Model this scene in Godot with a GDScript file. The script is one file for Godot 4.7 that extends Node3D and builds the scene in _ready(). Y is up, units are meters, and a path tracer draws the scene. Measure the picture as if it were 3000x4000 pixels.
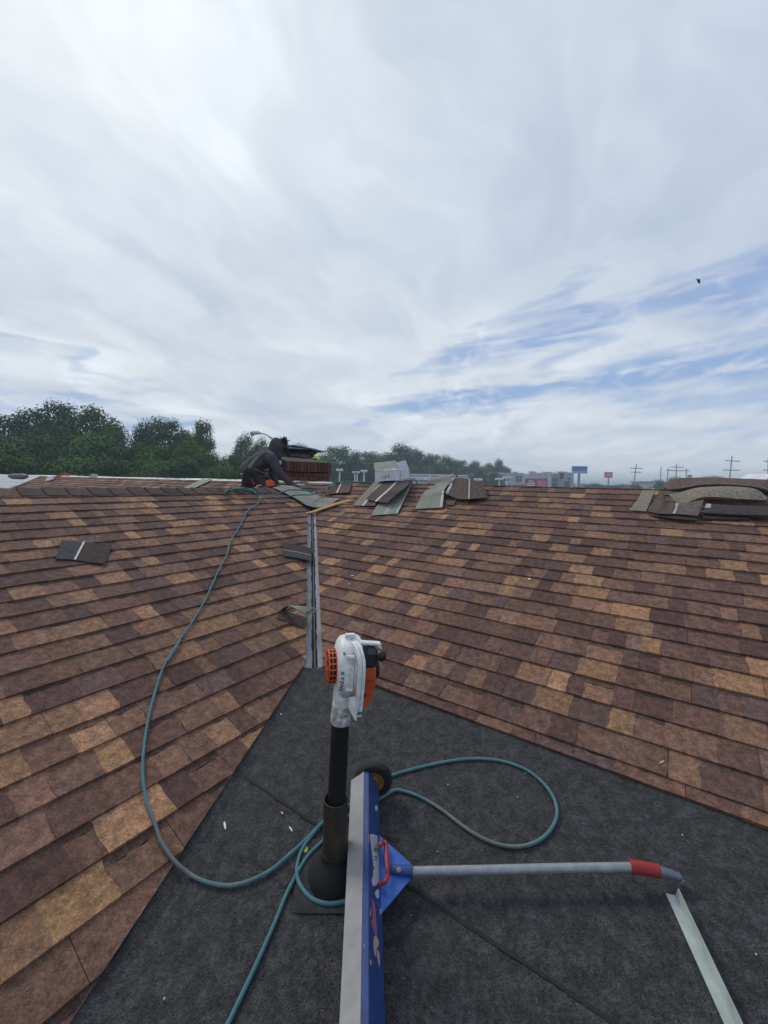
extends Node3D

const CAM := Vector3(0, 6.0, 0)
# the two shingled slopes and the low membrane: origin, course direction, up-slope direction, normal
const WL := Vector3(0.570775, 0.0, -0.821106)
const WR := Vector3(-0.821106, 0.0, -0.570775)
const UL := Vector3(-0.768099, 0.353475, -0.533928)
const UR := Vector3(0.533928, 0.353475, -0.768099)
const NL := Vector3(0.290240, 0.935444, 0.201755)
const NR := Vector3(-0.201755, 0.935444, 0.290240)
const VM := Vector3(-0.562887, -0.165678, 0.809759)
const NM := Vector3(-0.094565, 0.986180, 0.136039)
const OL := Vector3(-0.493409, 4.409745, -0.342983)
const OR := Vector3(0.347018, 4.391036, -0.499214)
const OM := Vector3(0.135425, 4.587704, -0.194820)

var rng := RandomNumberGenerator.new()
var used := {}
var mats := {}

# ---------------------------------------------------------------- naming
func numbered(called: String) -> String:
	if not used.has(called):
		used[called] = 0
		return called
	used[called] += 1
	return "%s_%03d" % [called, used[called]]

func tag(o: Node, label: String, category: String, group := "") -> void:
	o.set_meta("label", label)
	o.set_meta("category", category)
	if group != "":
		o.set_meta("group", group)

func thing(called: String, label: String, category: String, at := Vector3.ZERO, turn := 0.0, group := "") -> Node3D:
	var o := Node3D.new()
	o.name = numbered(called)
	add_child(o, true)
	o.position = at
	o.rotation.y = turn
	tag(o, label, category, group)
	return o

func obj(called: String, st: SurfaceTool, m: Material, parent: Node = null) -> MeshInstance3D:
	var o := MeshInstance3D.new()
	o.mesh = st.commit()
	if m:
		o.mesh.surface_set_material(0, m)
	if parent == null:
		o.name = numbered(called)
		add_child(o, true)
	else:
		var n := called
		var k := 0
		while parent.has_node(NodePath(n)):
			k += 1
			n = "%s_%03d" % [called, k]
		o.name = n
		parent.add_child(o, true)
		# meshes are written in world coordinates: undo the parent's place
		var t := Transform3D()
		var p: Node = parent
		while p is Node3D and p != self:
			t = (p as Node3D).transform * t
			p = p.get_parent()
		o.transform = t.affine_inverse()
	return o

func struct_mesh(called: String, st: SurfaceTool, m: Material) -> MeshInstance3D:
	var o := obj(called, st, m)
	o.set_meta("kind", "structure")
	return o

func dup(root: Node3D, at: Vector3, turn: float, label: String, group := "", size := Vector3.ONE) -> Node3D:
	var r: Node3D = root.duplicate()
	r.name = numbered(String(root.name).rstrip("0123456789").trim_suffix("_"))
	add_child(r, true)
	r.position = at
	r.rotation = Vector3(0, turn, 0)
	r.scale = size
	r.set_meta("label", label)
	if group != "":
		r.set_meta("group", group)
	return r

# ---------------------------------------------------------------- mesh helpers
func begin() -> SurfaceTool:
	var s := SurfaceTool.new()
	s.begin(Mesh.PRIMITIVE_TRIANGLES)
	s.set_color(Color(1, 1, 1))
	return s

func tri(s: SurfaceTool, a: Vector3, b: Vector3, c: Vector3, hint: Vector3) -> void:
	var n := (c - a).cross(b - a)
	if n.length_squared() < 1e-16:
		return
	n = n.normalized()
	if n.dot(hint) < 0.0:
		n = -n
		var t := b
		b = c
		c = t
	s.set_normal(n)
	s.add_vertex(a)
	s.set_normal(n)
	s.add_vertex(b)
	s.set_normal(n)
	s.add_vertex(c)

func quad(s: SurfaceTool, a: Vector3, b: Vector3, c: Vector3, d: Vector3, hint: Vector3) -> void:
	tri(s, a, b, c, hint)
	tri(s, a, c, d, hint)

func triN(s: SurfaceTool, v: Array, n: Array) -> void:
	# smooth triangle: order made clockwise as seen from the normals
	var f: Vector3 = (v[2] - v[0]).cross(v[1] - v[0])
	var o := [0, 1, 2]
	if f.dot(n[0] + n[1] + n[2]) < 0.0:
		o = [0, 2, 1]
	for i in o:
		s.set_normal(n[i])
		s.add_vertex(v[i])

func box(s: SurfaceTool, t: Transform3D, size: Vector3, bevel := 0.0) -> void:
	var h := size * 0.5
	var b: float = min(bevel, min(h.x, min(h.y, h.z)) * 0.9)
	if b <= 0.0:
		for ax in 3:
			for sg in [-1.0, 1.0]:
				var n := Vector3.ZERO
				n[ax] = sg
				var u := Vector3.ZERO
				var v := Vector3.ZERO
				u[(ax + 1) % 3] = h[(ax + 1) % 3]
				v[(ax + 2) % 3] = h[(ax + 2) % 3]
				var c := n * h[ax]
				quad(s, t * (c - u - v), t * (c + u - v), t * (c + u + v), t * (c - u + v), t.basis * n)
		return
	# chamfered box: six faces, twelve edges, eight corners
	var P := func(sx: float, sy: float, sz: float, ax: int) -> Vector3:
		var q := Vector3(sx * (h.x - b), sy * (h.y - b), sz * (h.z - b))
		q[ax] += b * [sx, sy, sz][ax]
		return t * q
	for ax in 3:
		for sg in [-1.0, 1.0]:
			var c: Array = []
			for k in [[-1.0, -1.0], [1.0, -1.0], [1.0, 1.0], [-1.0, 1.0]]:
				var e := [0.0, 0.0, 0.0]
				e[ax] = sg
				e[(ax + 1) % 3] = k[0]
				e[(ax + 2) % 3] = k[1]
				c.append(P.call(e[0], e[1], e[2], ax))
			var n := Vector3.ZERO
			n[ax] = sg
			quad(s, c[0], c[1], c[2], c[3], t.basis * n)
	for ax in 3:
		var a1 := (ax + 1) % 3
		var a2 := (ax + 2) % 3
		for s1 in [-1.0, 1.0]:
			for s2 in [-1.0, 1.0]:
				var e1 := [0.0, 0.0, 0.0]
				e1[a1] = s1
				e1[a2] = s2
				e1[ax] = -1.0
				var e2 := e1.duplicate()
				e2[ax] = 1.0
				var n := Vector3.ZERO
				n[a1] = s1
				n[a2] = s2
				quad(s, P.call(e1[0], e1[1], e1[2], a1), P.call(e2[0], e2[1], e2[2], a1), P.call(e2[0], e2[1], e2[2], a2), P.call(e1[0], e1[1], e1[2], a2), t.basis * n)
	for sx in [-1.0, 1.0]:
		for sy in [-1.0, 1.0]:
			for sz in [-1.0, 1.0]:
				tri(s, P.call(sx, sy, sz, 0), P.call(sx, sy, sz, 1), P.call(sx, sy, sz, 2), t.basis * Vector3(sx, sy, sz))

func frame_of(y: Vector3, hint := Vector3.UP) -> Basis:
	y = y.normalized()
	if abs(y.dot(hint)) > 0.98:
		hint = Vector3.RIGHT if abs(y.x) < 0.9 else Vector3.BACK
	var x := hint.cross(y).normalized()
	return Basis(x, y, x.cross(y).normalized())

func smooth_path(p: Array, n: int) -> PackedVector3Array:
	var out := PackedVector3Array()
	for i in p.size() - 1:
		var a: Vector3 = p[max(i - 1, 0)]
		var b: Vector3 = p[i]
		var c: Vector3 = p[i + 1]
		var d: Vector3 = p[min(i + 2, p.size() - 1)]
		for k in n:
			out.append(b.cubic_interpolate(c, a, d, float(k) / n))
	out.append(p[p.size() - 1])
	return out

func tube(s: SurfaceTool, pts: PackedVector3Array, r: Variant, seg := 8, cap := true, cols: Array = []) -> void:
	var rings: Array = []
	var norms: Array = []
	var up := Vector3.UP
	var n := pts.size()
	for i in n:
		var d := (pts[min(i + 1, n - 1)] - pts[max(i - 1, 0)]).normalized()
		if abs(d.dot(up)) > 0.95:
			up = Vector3.RIGHT if abs(d.x) < 0.8 else Vector3.BACK
		var x := up.cross(d).normalized()
		var y := d.cross(x).normalized()
		up = y
		var rr: float = r[i] if r is Array or r is PackedFloat32Array else float(r)
		var ring := PackedVector3Array()
		var nn := PackedVector3Array()
		for k in seg:
			var a := TAU * k / seg
			var v := x * cos(a) + y * sin(a)
			ring.append(pts[i] + v * rr)
			nn.append(v)
		rings.append(ring)
		norms.append(nn)
	for i in n - 1:
		if cols.size():
			s.set_color(cols[i])
		for k in seg:
			var l := (k + 1) % seg
			triN(s, [rings[i][k], rings[i][l], rings[i + 1][l]], [norms[i][k], norms[i][l], norms[i + 1][l]])
			triN(s, [rings[i][k], rings[i + 1][l], rings[i + 1][k]], [norms[i][k], norms[i + 1][l], norms[i + 1][k]])
	if cap:
		for e in [0, n - 1]:
			var d: Vector3 = (pts[0] - pts[1]) if e == 0 else (pts[n - 1] - pts[n - 2])
			for k in range(1, seg - 1):
				tri(s, rings[e][0], rings[e][k], rings[e][k + 1], d)

func rod(s: SurfaceTool, a: Vector3, b: Vector3, r: float, seg := 10, r2 := -1.0) -> void:
	tube(s, PackedVector3Array([a, b]), [r, r if r2 < 0.0 else r2], seg)

# profile: Array of Vector2(radius, height) about the y axis of t; sharp edges where the angle is big
func lathe(s: SurfaceTool, t: Transform3D, prof: Array, seg := 32, from := 0.0, to := TAU) -> void:
	for i in prof.size() - 1:
		var a: Vector2 = prof[i]
		var b: Vector2 = prof[i + 1]
		var d := (b - a).normalized()
		var pn := Vector2(d.y, -d.x)
		var na := pn
		var nb := pn
		if i > 0:
			var d0: Vector2 = (a - prof[i - 1]).normalized()
			if d0.dot(d) > 0.75:
				na = (pn + Vector2(d0.y, -d0.x)).normalized()
		if i < prof.size() - 2:
			var d1: Vector2 = (prof[i + 2] - b).normalized()
			if d1.dot(d) > 0.75:
				nb = (pn + Vector2(d1.y, -d1.x)).normalized()
		for k in seg:
			var u := from + (to - from) * k / seg
			var v := from + (to - from) * (k + 1) / seg
			var cu := Vector3(cos(u), 0, sin(u))
			var cv := Vector3(cos(v), 0, sin(v))
			var A1 := t * (cu * a.x + Vector3.UP * a.y)
			var A2 := t * (cv * a.x + Vector3.UP * a.y)
			var B1 := t * (cu * b.x + Vector3.UP * b.y)
			var B2 := t * (cv * b.x + Vector3.UP * b.y)
			var n1 := (t.basis * (cu * na.x + Vector3.UP * na.y)).normalized()
			var n2 := (t.basis * (cv * na.x + Vector3.UP * na.y)).normalized()
			var n3 := (t.basis * (cu * nb.x + Vector3.UP * nb.y)).normalized()
			var n4 := (t.basis * (cv * nb.x + Vector3.UP * nb.y)).normalized()
			if a.x > 1e-6:
				triN(s, [A1, A2, B2], [n1, n2, n4])
			if b.x > 1e-6:
				triN(s, [A1, B2, B1], [n1, n4, n3])

# flat outline (world points, roughly planar) pushed along dir
func slab(s: SurfaceTool, pts: Array, dir: Vector3) -> void:
	var n := pts.size()
	var c := Vector3.ZERO
	for p in pts:
		c += p
	c /= n
	var nn := Vector3.ZERO
	for i in n:
		nn += (pts[i] - c).cross(pts[(i + 1) % n] - c)
	var bs := frame_of(nn)
	var poly := PackedVector2Array()
	for p in pts:
		var q: Vector3 = bs.transposed() * (p - c)
		poly.append(Vector2(q.x, q.z))
	var ids := Geometry2D.triangulate_polygon(poly)
	for i in range(0, ids.size(), 3):
		tri(s, pts[ids[i]] + dir, pts[ids[i + 1]] + dir, pts[ids[i + 2]] + dir, dir)
		tri(s, pts[ids[i]], pts[ids[i + 1]], pts[ids[i + 2]], -dir)
	var cw := Geometry2D.is_polygon_clockwise(poly)
	for i in n:
		var a: Vector3 = pts[i]
		var b: Vector3 = pts[(i + 1) % n]
		var out := (b - a).cross(bs.y) * (1.0 if cw else -1.0)
		var mid := (a + b) * 0.5 + out.normalized() * 0.0005
		var q: Vector3 = bs.transposed() * (mid - c)
		if Geometry2D.is_point_in_polygon(Vector2(q.x, q.z), poly):
			out = -out
		quad(s, a, b, b + dir, a + dir, out)

# a sheet through stations [left, right]; u0..u1 is the part of the width, lift raises it along the face
func sheet(top: SurfaceTool, under: SurfaceTool, st: Array, th: float, face: Vector3, sag := 0.0, u0 := 0.0, u1 := 1.0, lift := 0.0, n := 6, v0 := 0.0, v1 := 1.0) -> void:
	var L: Array = []
	var R: Array = []
	for q in st:
		L.append(q[0])
		R.append(q[1])
	var lp := smooth_path(L, n)
	var rp := smooth_path(R, n)
	var m := 6
	var i0 := int(round(v0 * (lp.size() - 1)))
	var i1 := int(round(v1 * (lp.size() - 1)))
	var g: Array = []
	for i in range(i0, i1 + 1):
		var row := PackedVector3Array()
		for k in m + 1:
			var u: float = lerp(u0, u1, float(k) / m)
			row.append(lp[i].lerp(rp[i], u) + face * (sag * sin(u * PI)))
		g.append(row)
	var rows := g.size()
	var nr: Array = []
	for i in rows:
		var row := PackedVector3Array()
		for k in m + 1:
			var dv: Vector3 = g[min(i + 1, rows - 1)][k] - g[max(i - 1, 0)][k]
			var du: Vector3 = g[i][min(k + 1, m)] - g[i][max(k - 1, 0)]
			var nn := dv.cross(du).normalized()
			if i > 0 and nn.dot(row[k - 1] if k > 0 else nr[i - 1][k]) < 0.0:
				nn = -nn
			elif i == 0 and nn.dot(face if k == 0 else row[k - 1]) < 0.0:
				nn = -nn
			row.append(nn)
		nr.append(row)
	for i in rows - 1:
		for k in m:
			var A := [g[i][k], g[i][k + 1], g[i + 1][k + 1], g[i + 1][k]]
			var N := [nr[i][k], nr[i][k + 1], nr[i + 1][k + 1], nr[i + 1][k]]
			var T: Array = []
			var B: Array = []
			var M: Array = []
			for j in 4:
				T.append(A[j] + N[j] * (lift + th))
				B.append(A[j] + N[j] * lift)
				M.append(-N[j])
			triN(top, [T[0], T[1], T[2]], [N[0], N[1], N[2]])
			triN(top, [T[0], T[2], T[3]], [N[0], N[2], N[3]])
			triN(under, [B[0], B[1], B[2]], [M[0], M[1], M[2]])
			triN(under, [B[0], B[2], B[3]], [M[0], M[2], M[3]])
			if k == 0:
				quad(under, T[0], T[3], B[3], B[0], A[0] - A[1])
			if k == m - 1:
				quad(under, T[1], T[2], B[2], B[1], A[1] - A[0])
			if i == 0:
				quad(under, T[0], T[1], B[1], B[0], A[0] - A[3])
			if i == rows - 2:
				quad(under, T[3], T[2], B[2], B[3], A[3] - A[0])

func join(a: SurfaceTool, am: Material, b: SurfaceTool, bm: Material, called: String, parent: Node) -> MeshInstance3D:
	var o := obj(called, a, am, parent)
	b.commit(o.mesh)
	o.mesh.surface_set_material(1, bm)
	return o

# ---------------------------------------------------------------- materials
func lin(r: float, g: float, b: float) -> Color:
	return Color(r, g, b)

func srgb(r: int, g: int, b: int) -> Color:
	return Color(r / 255.0, g / 255.0, b / 255.0)

func vcol(r: int, g: int, b: int) -> Color:
	return Color(r / 255.0, g / 255.0, b / 255.0).srgb_to_linear()

func speckle(n: int, sd: int, lo: float, hi: float, grain: float, f1: float, f2: float, tint := Color(1, 1, 1), gain := 1.0) -> ImageTexture:
	var r := RandomNumberGenerator.new()
	r.seed = sd
	var a := FastNoiseLite.new()
	a.seed = sd
	a.frequency = f1
	a.fractal_octaves = 4
	var b := FastNoiseLite.new()
	b.seed = sd + 7
	b.frequency = f2
	b.fractal_octaves = 2
	var ia := a.get_seamless_image(n, n)
	var ib := b.get_seamless_image(n, n)
	var da := ia.get_data()
	var db := ib.get_data()
	var out := PackedByteArray()
	out.resize(n * n * 3)
	for i in n * n:
		var v: float = (da[i] / 255.0 * 0.5 + db[i] / 255.0 * 0.5) * (1.0 - grain) + r.randf() * grain
		v = (v - 0.5) * gain + 0.5
		var c: float = clamp(lo + (hi - lo) * v, 0.0, 1.0) * 255.0
		out[i * 3] = int(c * tint.r)
		out[i * 3 + 1] = int(c * tint.g)
		out[i * 3 + 2] = int(c * tint.b)
	return ImageTexture.create_from_image(Image.create_from_data(n, n, false, Image.FORMAT_RGB8, out))

func bump(n: int, sd: int, f: float, grain: float, strength: float) -> ImageTexture:
	var t := speckle(n, sd, 0.0, 1.0, grain, f, f * 3.0)
	var im := t.get_image()
	im.bump_map_to_normal_map(strength)
	return ImageTexture.create_from_image(im)

func mat(c: Color, rough := 0.8, tex: Texture2D = null, scale := 1.0, vc := false, metal := 0.0) -> StandardMaterial3D:
	var m := StandardMaterial3D.new()
	m.albedo_color = c
	m.roughness = rough
	m.metallic = metal
	m.vertex_color_use_as_albedo = vc
	if tex:
		m.albedo_texture = tex
		m.uv1_triplanar = true
		m.uv1_world_triplanar = true
		m.uv1_scale = Vector3.ONE * scale
	return m

func make_materials() -> void:
	var grit := speckle(512, 11, 0.30, 1.12, 0.35, 0.10, 0.03, Color(1, 1, 1), 1.35)
	var grit_n := bump(512, 12, 0.12, 0.45, 3.2)
	var blot := speckle(512, 21, 0.15, 1.25, 0.30, 0.10, 0.03, Color(1, 1, 1), 1.2)
	var soft := speckle(256, 31, 0.72, 1.0, 0.12, 0.03, 0.009)
	var m := mat(Color.WHITE, 0.97, grit, 1.3, true)
	m.normal_enabled = true
	m.normal_texture = grit_n
	m.normal_scale = 0.9
	mats.shingle = m
	m = mat(srgb(98, 97, 101), 0.95, blot, 0.9)
	m.normal_enabled = true
	m.normal_texture = bump(512, 44, 0.09, 0.35, 4.5)
	m.normal_scale = 1.2
	m.detail_enabled = true
	m.detail_blend_mode = BaseMaterial3D.BLEND_MODE_MUL
	m.detail_albedo = speckle(512, 45, 0.55, 1.0, 0.8, 0.1, 0.02)
	mats.membrane = m
	m = mat(srgb(174, 162, 144), 0.95, grit, 2.0)
	mats.grit_tan = m
	mats.seam = mat(srgb(40, 40, 42), 0.97)
	mats.rib = mat(srgb(70, 71, 74), 0.7)
	mats.under = mat(srgb(140, 142, 132), 0.85, soft, 3.0)
	mats.under_edge = mat(srgb(58, 56, 55), 0.9)
	mats.black = mat(srgb(26, 26, 28), 0.75)
	mats.tar = mat(srgb(15, 15, 16), 0.97)
	mats.tar_strip = mat(srgb(66, 65, 64), 0.5)
	mats.release = mat(srgb(188, 186, 184), 0.5, soft, 4.0)
	mats.steel = mat(srgb(126, 129, 137), 0.65, soft, 2.5, false, 0.1)
	mats.wood = mat(srgb(190, 146, 92), 0.8, speckle(256, 61, 0.7, 1.0, 0.2, 0.03, 0.01), 6.0)
	mats.deck = mat(srgb(96, 82, 66), 0.9, soft, 2.0)
	mats.white = mat(srgb(226, 228, 228), 0.6, soft, 2.0)
	mats.grime = mat(srgb(226, 227, 226), 0.5, speckle(256, 71, 0.78, 1.08, 0.06, 0.025, 0.012), 7.0)
	mats.grey = mat(srgb(120, 124, 130), 0.7, soft, 1.0)
	mats.orange = mat(srgb(214, 96, 42), 0.5, soft, 6.0)
	mats.rubber = mat(srgb(30, 29, 31), 0.8, soft, 8.0)
	mats.vc = mat(Color.WHITE, 0.8, null, 1.0, true)
	mats.vc_soft = mat(Color.WHITE, 0.85, soft, 4.0, true)
	mats.soft = soft
	mats.blot = blot
	mats.grit = grit

# ---------------------------------------------------------------- sky
func gap(az: float, el: float, p: Array) -> float:
	# distance (degrees) of a direction to a thin stroke of clear sky: [az, el, half width, strength]
	var best := 0.0
	for i in p.size() - 1:
		var a := Vector2(p[i][0], p[i][1])
		var b := Vector2(p[i + 1][0], p[i + 1][1])
		var q := Vector2(az, el)
		var t: float = clamp((q - a).dot(b - a) / (b - a).length_squared(), 0.0, 1.0)
		var w: float = lerp(float(p[i][2]), float(p[i + 1][2]), t)
		var s: float = lerp(float(p[i][3]), float(p[i + 1][3]), t)
		var d := a.lerp(b, t).distance_to(q) / w
		best = max(best, s * (1.0 - smoothstep(0.35, 2.1, d)))
	return best

func make_sky() -> ImageTexture:
	var w := 2048
	var h := 1024
	var n1 := FastNoiseLite.new()
	n1.seed = 5
	n1.frequency = 1.1
	n1.fractal_octaves = 5
	var n2 := FastNoiseLite.new()
	n2.seed = 9
	n2.frequency = 2.6
	n2.fractal_octaves = 4
	var strokes := [
		[[5.0, 15.2, 0.5, 0.3], [10.5, 16.4, 1.3, 0.8], [14.0, 17.3, 1.7, 0.9], [18.0, 17.6, 1.2, 0.7], [22.5, 18.2, 2.4, 0.95], [27.7, 19.8, 1.3, 0.7], [34.0, 20.0, 1.6, 0.85], [41.0, 20.0, 2.0, 0.95], [52.0, 19.2, 1.6, 0.7]],
		[[18.0, 20.6, 0.7, 0.4], [21.5, 21.2, 1.0, 0.55], [24.0, 22.4, 1.1, 0.55], [27.0, 25.0, 1.0, 0.4]],
		[[20.0, 16.0, 0.8, 0.4], [25.0, 16.4, 0.7, 0.5]],
		[[0.0, 9.2, 0.5, 0.8], [6.0, 10.3, 1.1, 1.0], [12.0, 11.0, 1.1, 1.0], [20.0, 11.8, 1.1, 1.0], [28.0, 12.3, 1.4, 1.0], [34.0, 12.6, 2.2, 1.0], [44.0, 12.3, 3.2, 1.0], [60.0, 11.5, 2.6, 0.8]],
		[[6.5, 9.3, 0.45, 0.75], [11.0, 9.7, 0.6, 0.7], [15.0, 10.6, 0.5, 0.6]],
		[[31.0, 8.3, 0.5, 0.3], [37.0, 8.6, 1.1, 0.6], [43.0, 8.4, 1.3, 0.75], [56.0, 8.0, 1.2, 0.6]],
		[[-52.0, 16.0, 1.4, 0.6], [-43.0, 14.2, 1.3, 0.65], [-38.5, 12.6, 0.7, 0.6], [-34.0, 10.8, 0.6, 0.35], [-28.0, 9.3, 0.5, 0.15]],
		[[-42.0, 8.0, 0.4, 0.5], [-37.0, 8.4, 0.65, 0.75], [-30.5, 8.6, 0.4, 0.55]],
		[[-46.0, 6.8, 0.9, 0.5], [-40.0, 6.4, 0.8, 0.5], [-33.0, 6.2, 0.6, 0.5]],
		[[-35.5, 6.3, 0.5, 0.6], [-32.0, 5.0, 1.2, 0.95], [-30.5, 3.0, 1.2, 0.95]],
		[[-29.5, 6.9, 0.4, 0.6], [-26.5, 6.7, 0.35, 0.6]],
		[[-2.0, 9.9, 0.3, 0.35], [1.5, 9.5, 0.35, 0.5]]]
	var data := PackedFloat32Array()
	data.resize(w * h * 3)
	var blue_hi := Vector3(0.27, 0.39, 0.64)
	var blue_lo := Vector3(0.30, 0.45, 0.70)
	for j in h:
		var el := 90.0 - 180.0 * (j + 0.5) / h
		var y := sin(deg_to_rad(el))
		var ce := cos(deg_to_rad(el))
		for i in w:
			var o := (j * w + i) * 3
			if el < -3.0:
				data[o] = 0.19
				data[o + 1] = 0.19
				data[o + 2] = 0.185
				continue
			var az := 360.0 * (i + 0.5) / w
			if az > 180.0:
				az -= 360.0
			var ra := deg_to_rad(az)
			var d := Vector3(sin(ra) * ce, y, -cos(ra) * ce)
			var k: float = 1.0 / (max(y, 0.0) + 0.13)
			# cloud plane, streaks drawn out along the bearing of the wind (about -20 degrees)
			var px := (d.x * 0.94 + d.z * 0.342) * k
			var pz := (d.x * 0.342 - d.z * 0.94) * k
			var warp := n1.get_noise_3d(px * 0.5, pz * 0.3, 3.0)
			var a := n1.get_noise_3d(px * 0.55 + warp * 0.5, pz * 0.36 + warp * 0.3, 0.0)
			var b := n2.get_noise_3d(px * 0.9 + warp * 0.7, pz * 0.5 + 5.0, 1.0)
			var wisp := n2.get_noise_3d(px * 1.8 + a * 1.2, pz * 0.8 + b * 0.7, 8.0)
			# how thick the veil is
			var veil := 0.82 + a * 0.36 + b * 0.16 + wisp * 0.05
			veil += 0.26 * exp(-pow((az + 34.0) / 26.0, 2.0) - pow((el - 46.0) / 22.0, 2.0))
			veil += 0.10 * exp(-pow((az + 22.0) / 18.0, 2.0) - pow((el - 15.0) / 10.0, 2.0))
			veil -= 0.10 * smoothstep(6.0, 44.0, az) * smoothstep(16.0, 34.0, el)
			var g := 0.0
			if abs(az) < 75.0 and el < 32.0:
				# feathered along the bands
				var sl := el - az * 0.07
				var f1 := n2.get_noise_3d(az * 0.022, sl * 0.13, 40.0)
				var f2 := n2.get_noise_3d(az * 0.05 + f1 * 0.4, sl * 0.34, 50.0)
				var wa := az + f1 * 9.0 + b * 3.0
				var we := el + f1 * 2.4 + f2 * 1.1 + b * 0.5
				for s in strokes:
					g = max(g, gap(wa, we, s))
				g *= clamp(1.0 - 1.3 * maxf(f2, 0.0) - 0.8 * maxf(wisp, 0.0), 0.2, 1.0)
			else:
				# the same kind of broken bands, low down, all the way round
				var edge := smoothstep(60.0, 85.0, abs(az)) * smoothstep(4.0, 9.0, el) * (1.0 - smoothstep(16.0, 30.0, el))
				g = edge * smoothstep(0.05, 0.4, n2.get_noise_3d(px * 0.6, pz * 0.16, 20.0))
			var low: float = 1.0 - smoothstep(0.0, 9.0, el)
			veil = clamp(veil + low * 0.08, 0.0, 1.12) * (1.0 - 0.95 * g)
			var blue := blue_lo.lerp(blue_hi, smoothstep(4.0, 24.0, el))
			# brightness of lit cloud: strongest towards the hidden sun, upper left
			var sun := d.dot(Vector3(-0.50, 0.67, -0.55).normalized())
			var glow: float = exp((sun - 1.0) * 7.0)
			var cloud := Vector3(0.585, 0.65, 0.735).lerp(Vector3(0.83, 0.88, 0.92), glow * 0.9)
			cloud = cloud.lerp(Vector3(0.69, 0.735, 0.78), smoothstep(30.0, 12.0, el) * 0.6)
			cloud *= 1.03 + b * 0.10 + a * 0.08 + wisp * 0.03
			var c := blue.lerp(cloud, clamp(veil, 0.0, 1.0))
			if veil > 1.0:
				c *= 1.0 + (veil - 1.0) * 0.6
			c = c.lerp(Vector3(0.56, 0.62, 0.665), (1.0 - smoothstep(-1.0, 5.0, el)) * 0.75)
			data[o] = c.x
			data[o + 1] = c.y
			data[o + 2] = c.z
	return ImageTexture.create_from_image(Image.create_from_data(w, h, false, Image.FORMAT_RGBF, data.to_byte_array()))

# ---------------------------------------------------------------- roof
const PALETTE := [[[142, 104, 90], 24], [[156, 116, 98], 20], [[122, 89, 81], 24], [[131, 101, 94], 8], [[172, 128, 103], 14], [[191, 145, 112], 10], [[208, 157, 119], 7], [[161, 123, 108], 7]]

func pick_tone() -> Color:
	var total := 0
	for p in PALETTE:
		total += p[1]
	var x := rng.randi() % total
	for p in PALETTE:
		x -= p[1]
		if x < 0:
			var v := rng.randf_range(0.93, 1.09)
			return vcol(int(p[0][0] * v), int(p[0][1] * v * rng.randf_range(0.985, 1.015)), int(p[0][2] * v * rng.randf_range(0.97, 1.03)))
	return Color.BLACK

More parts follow.
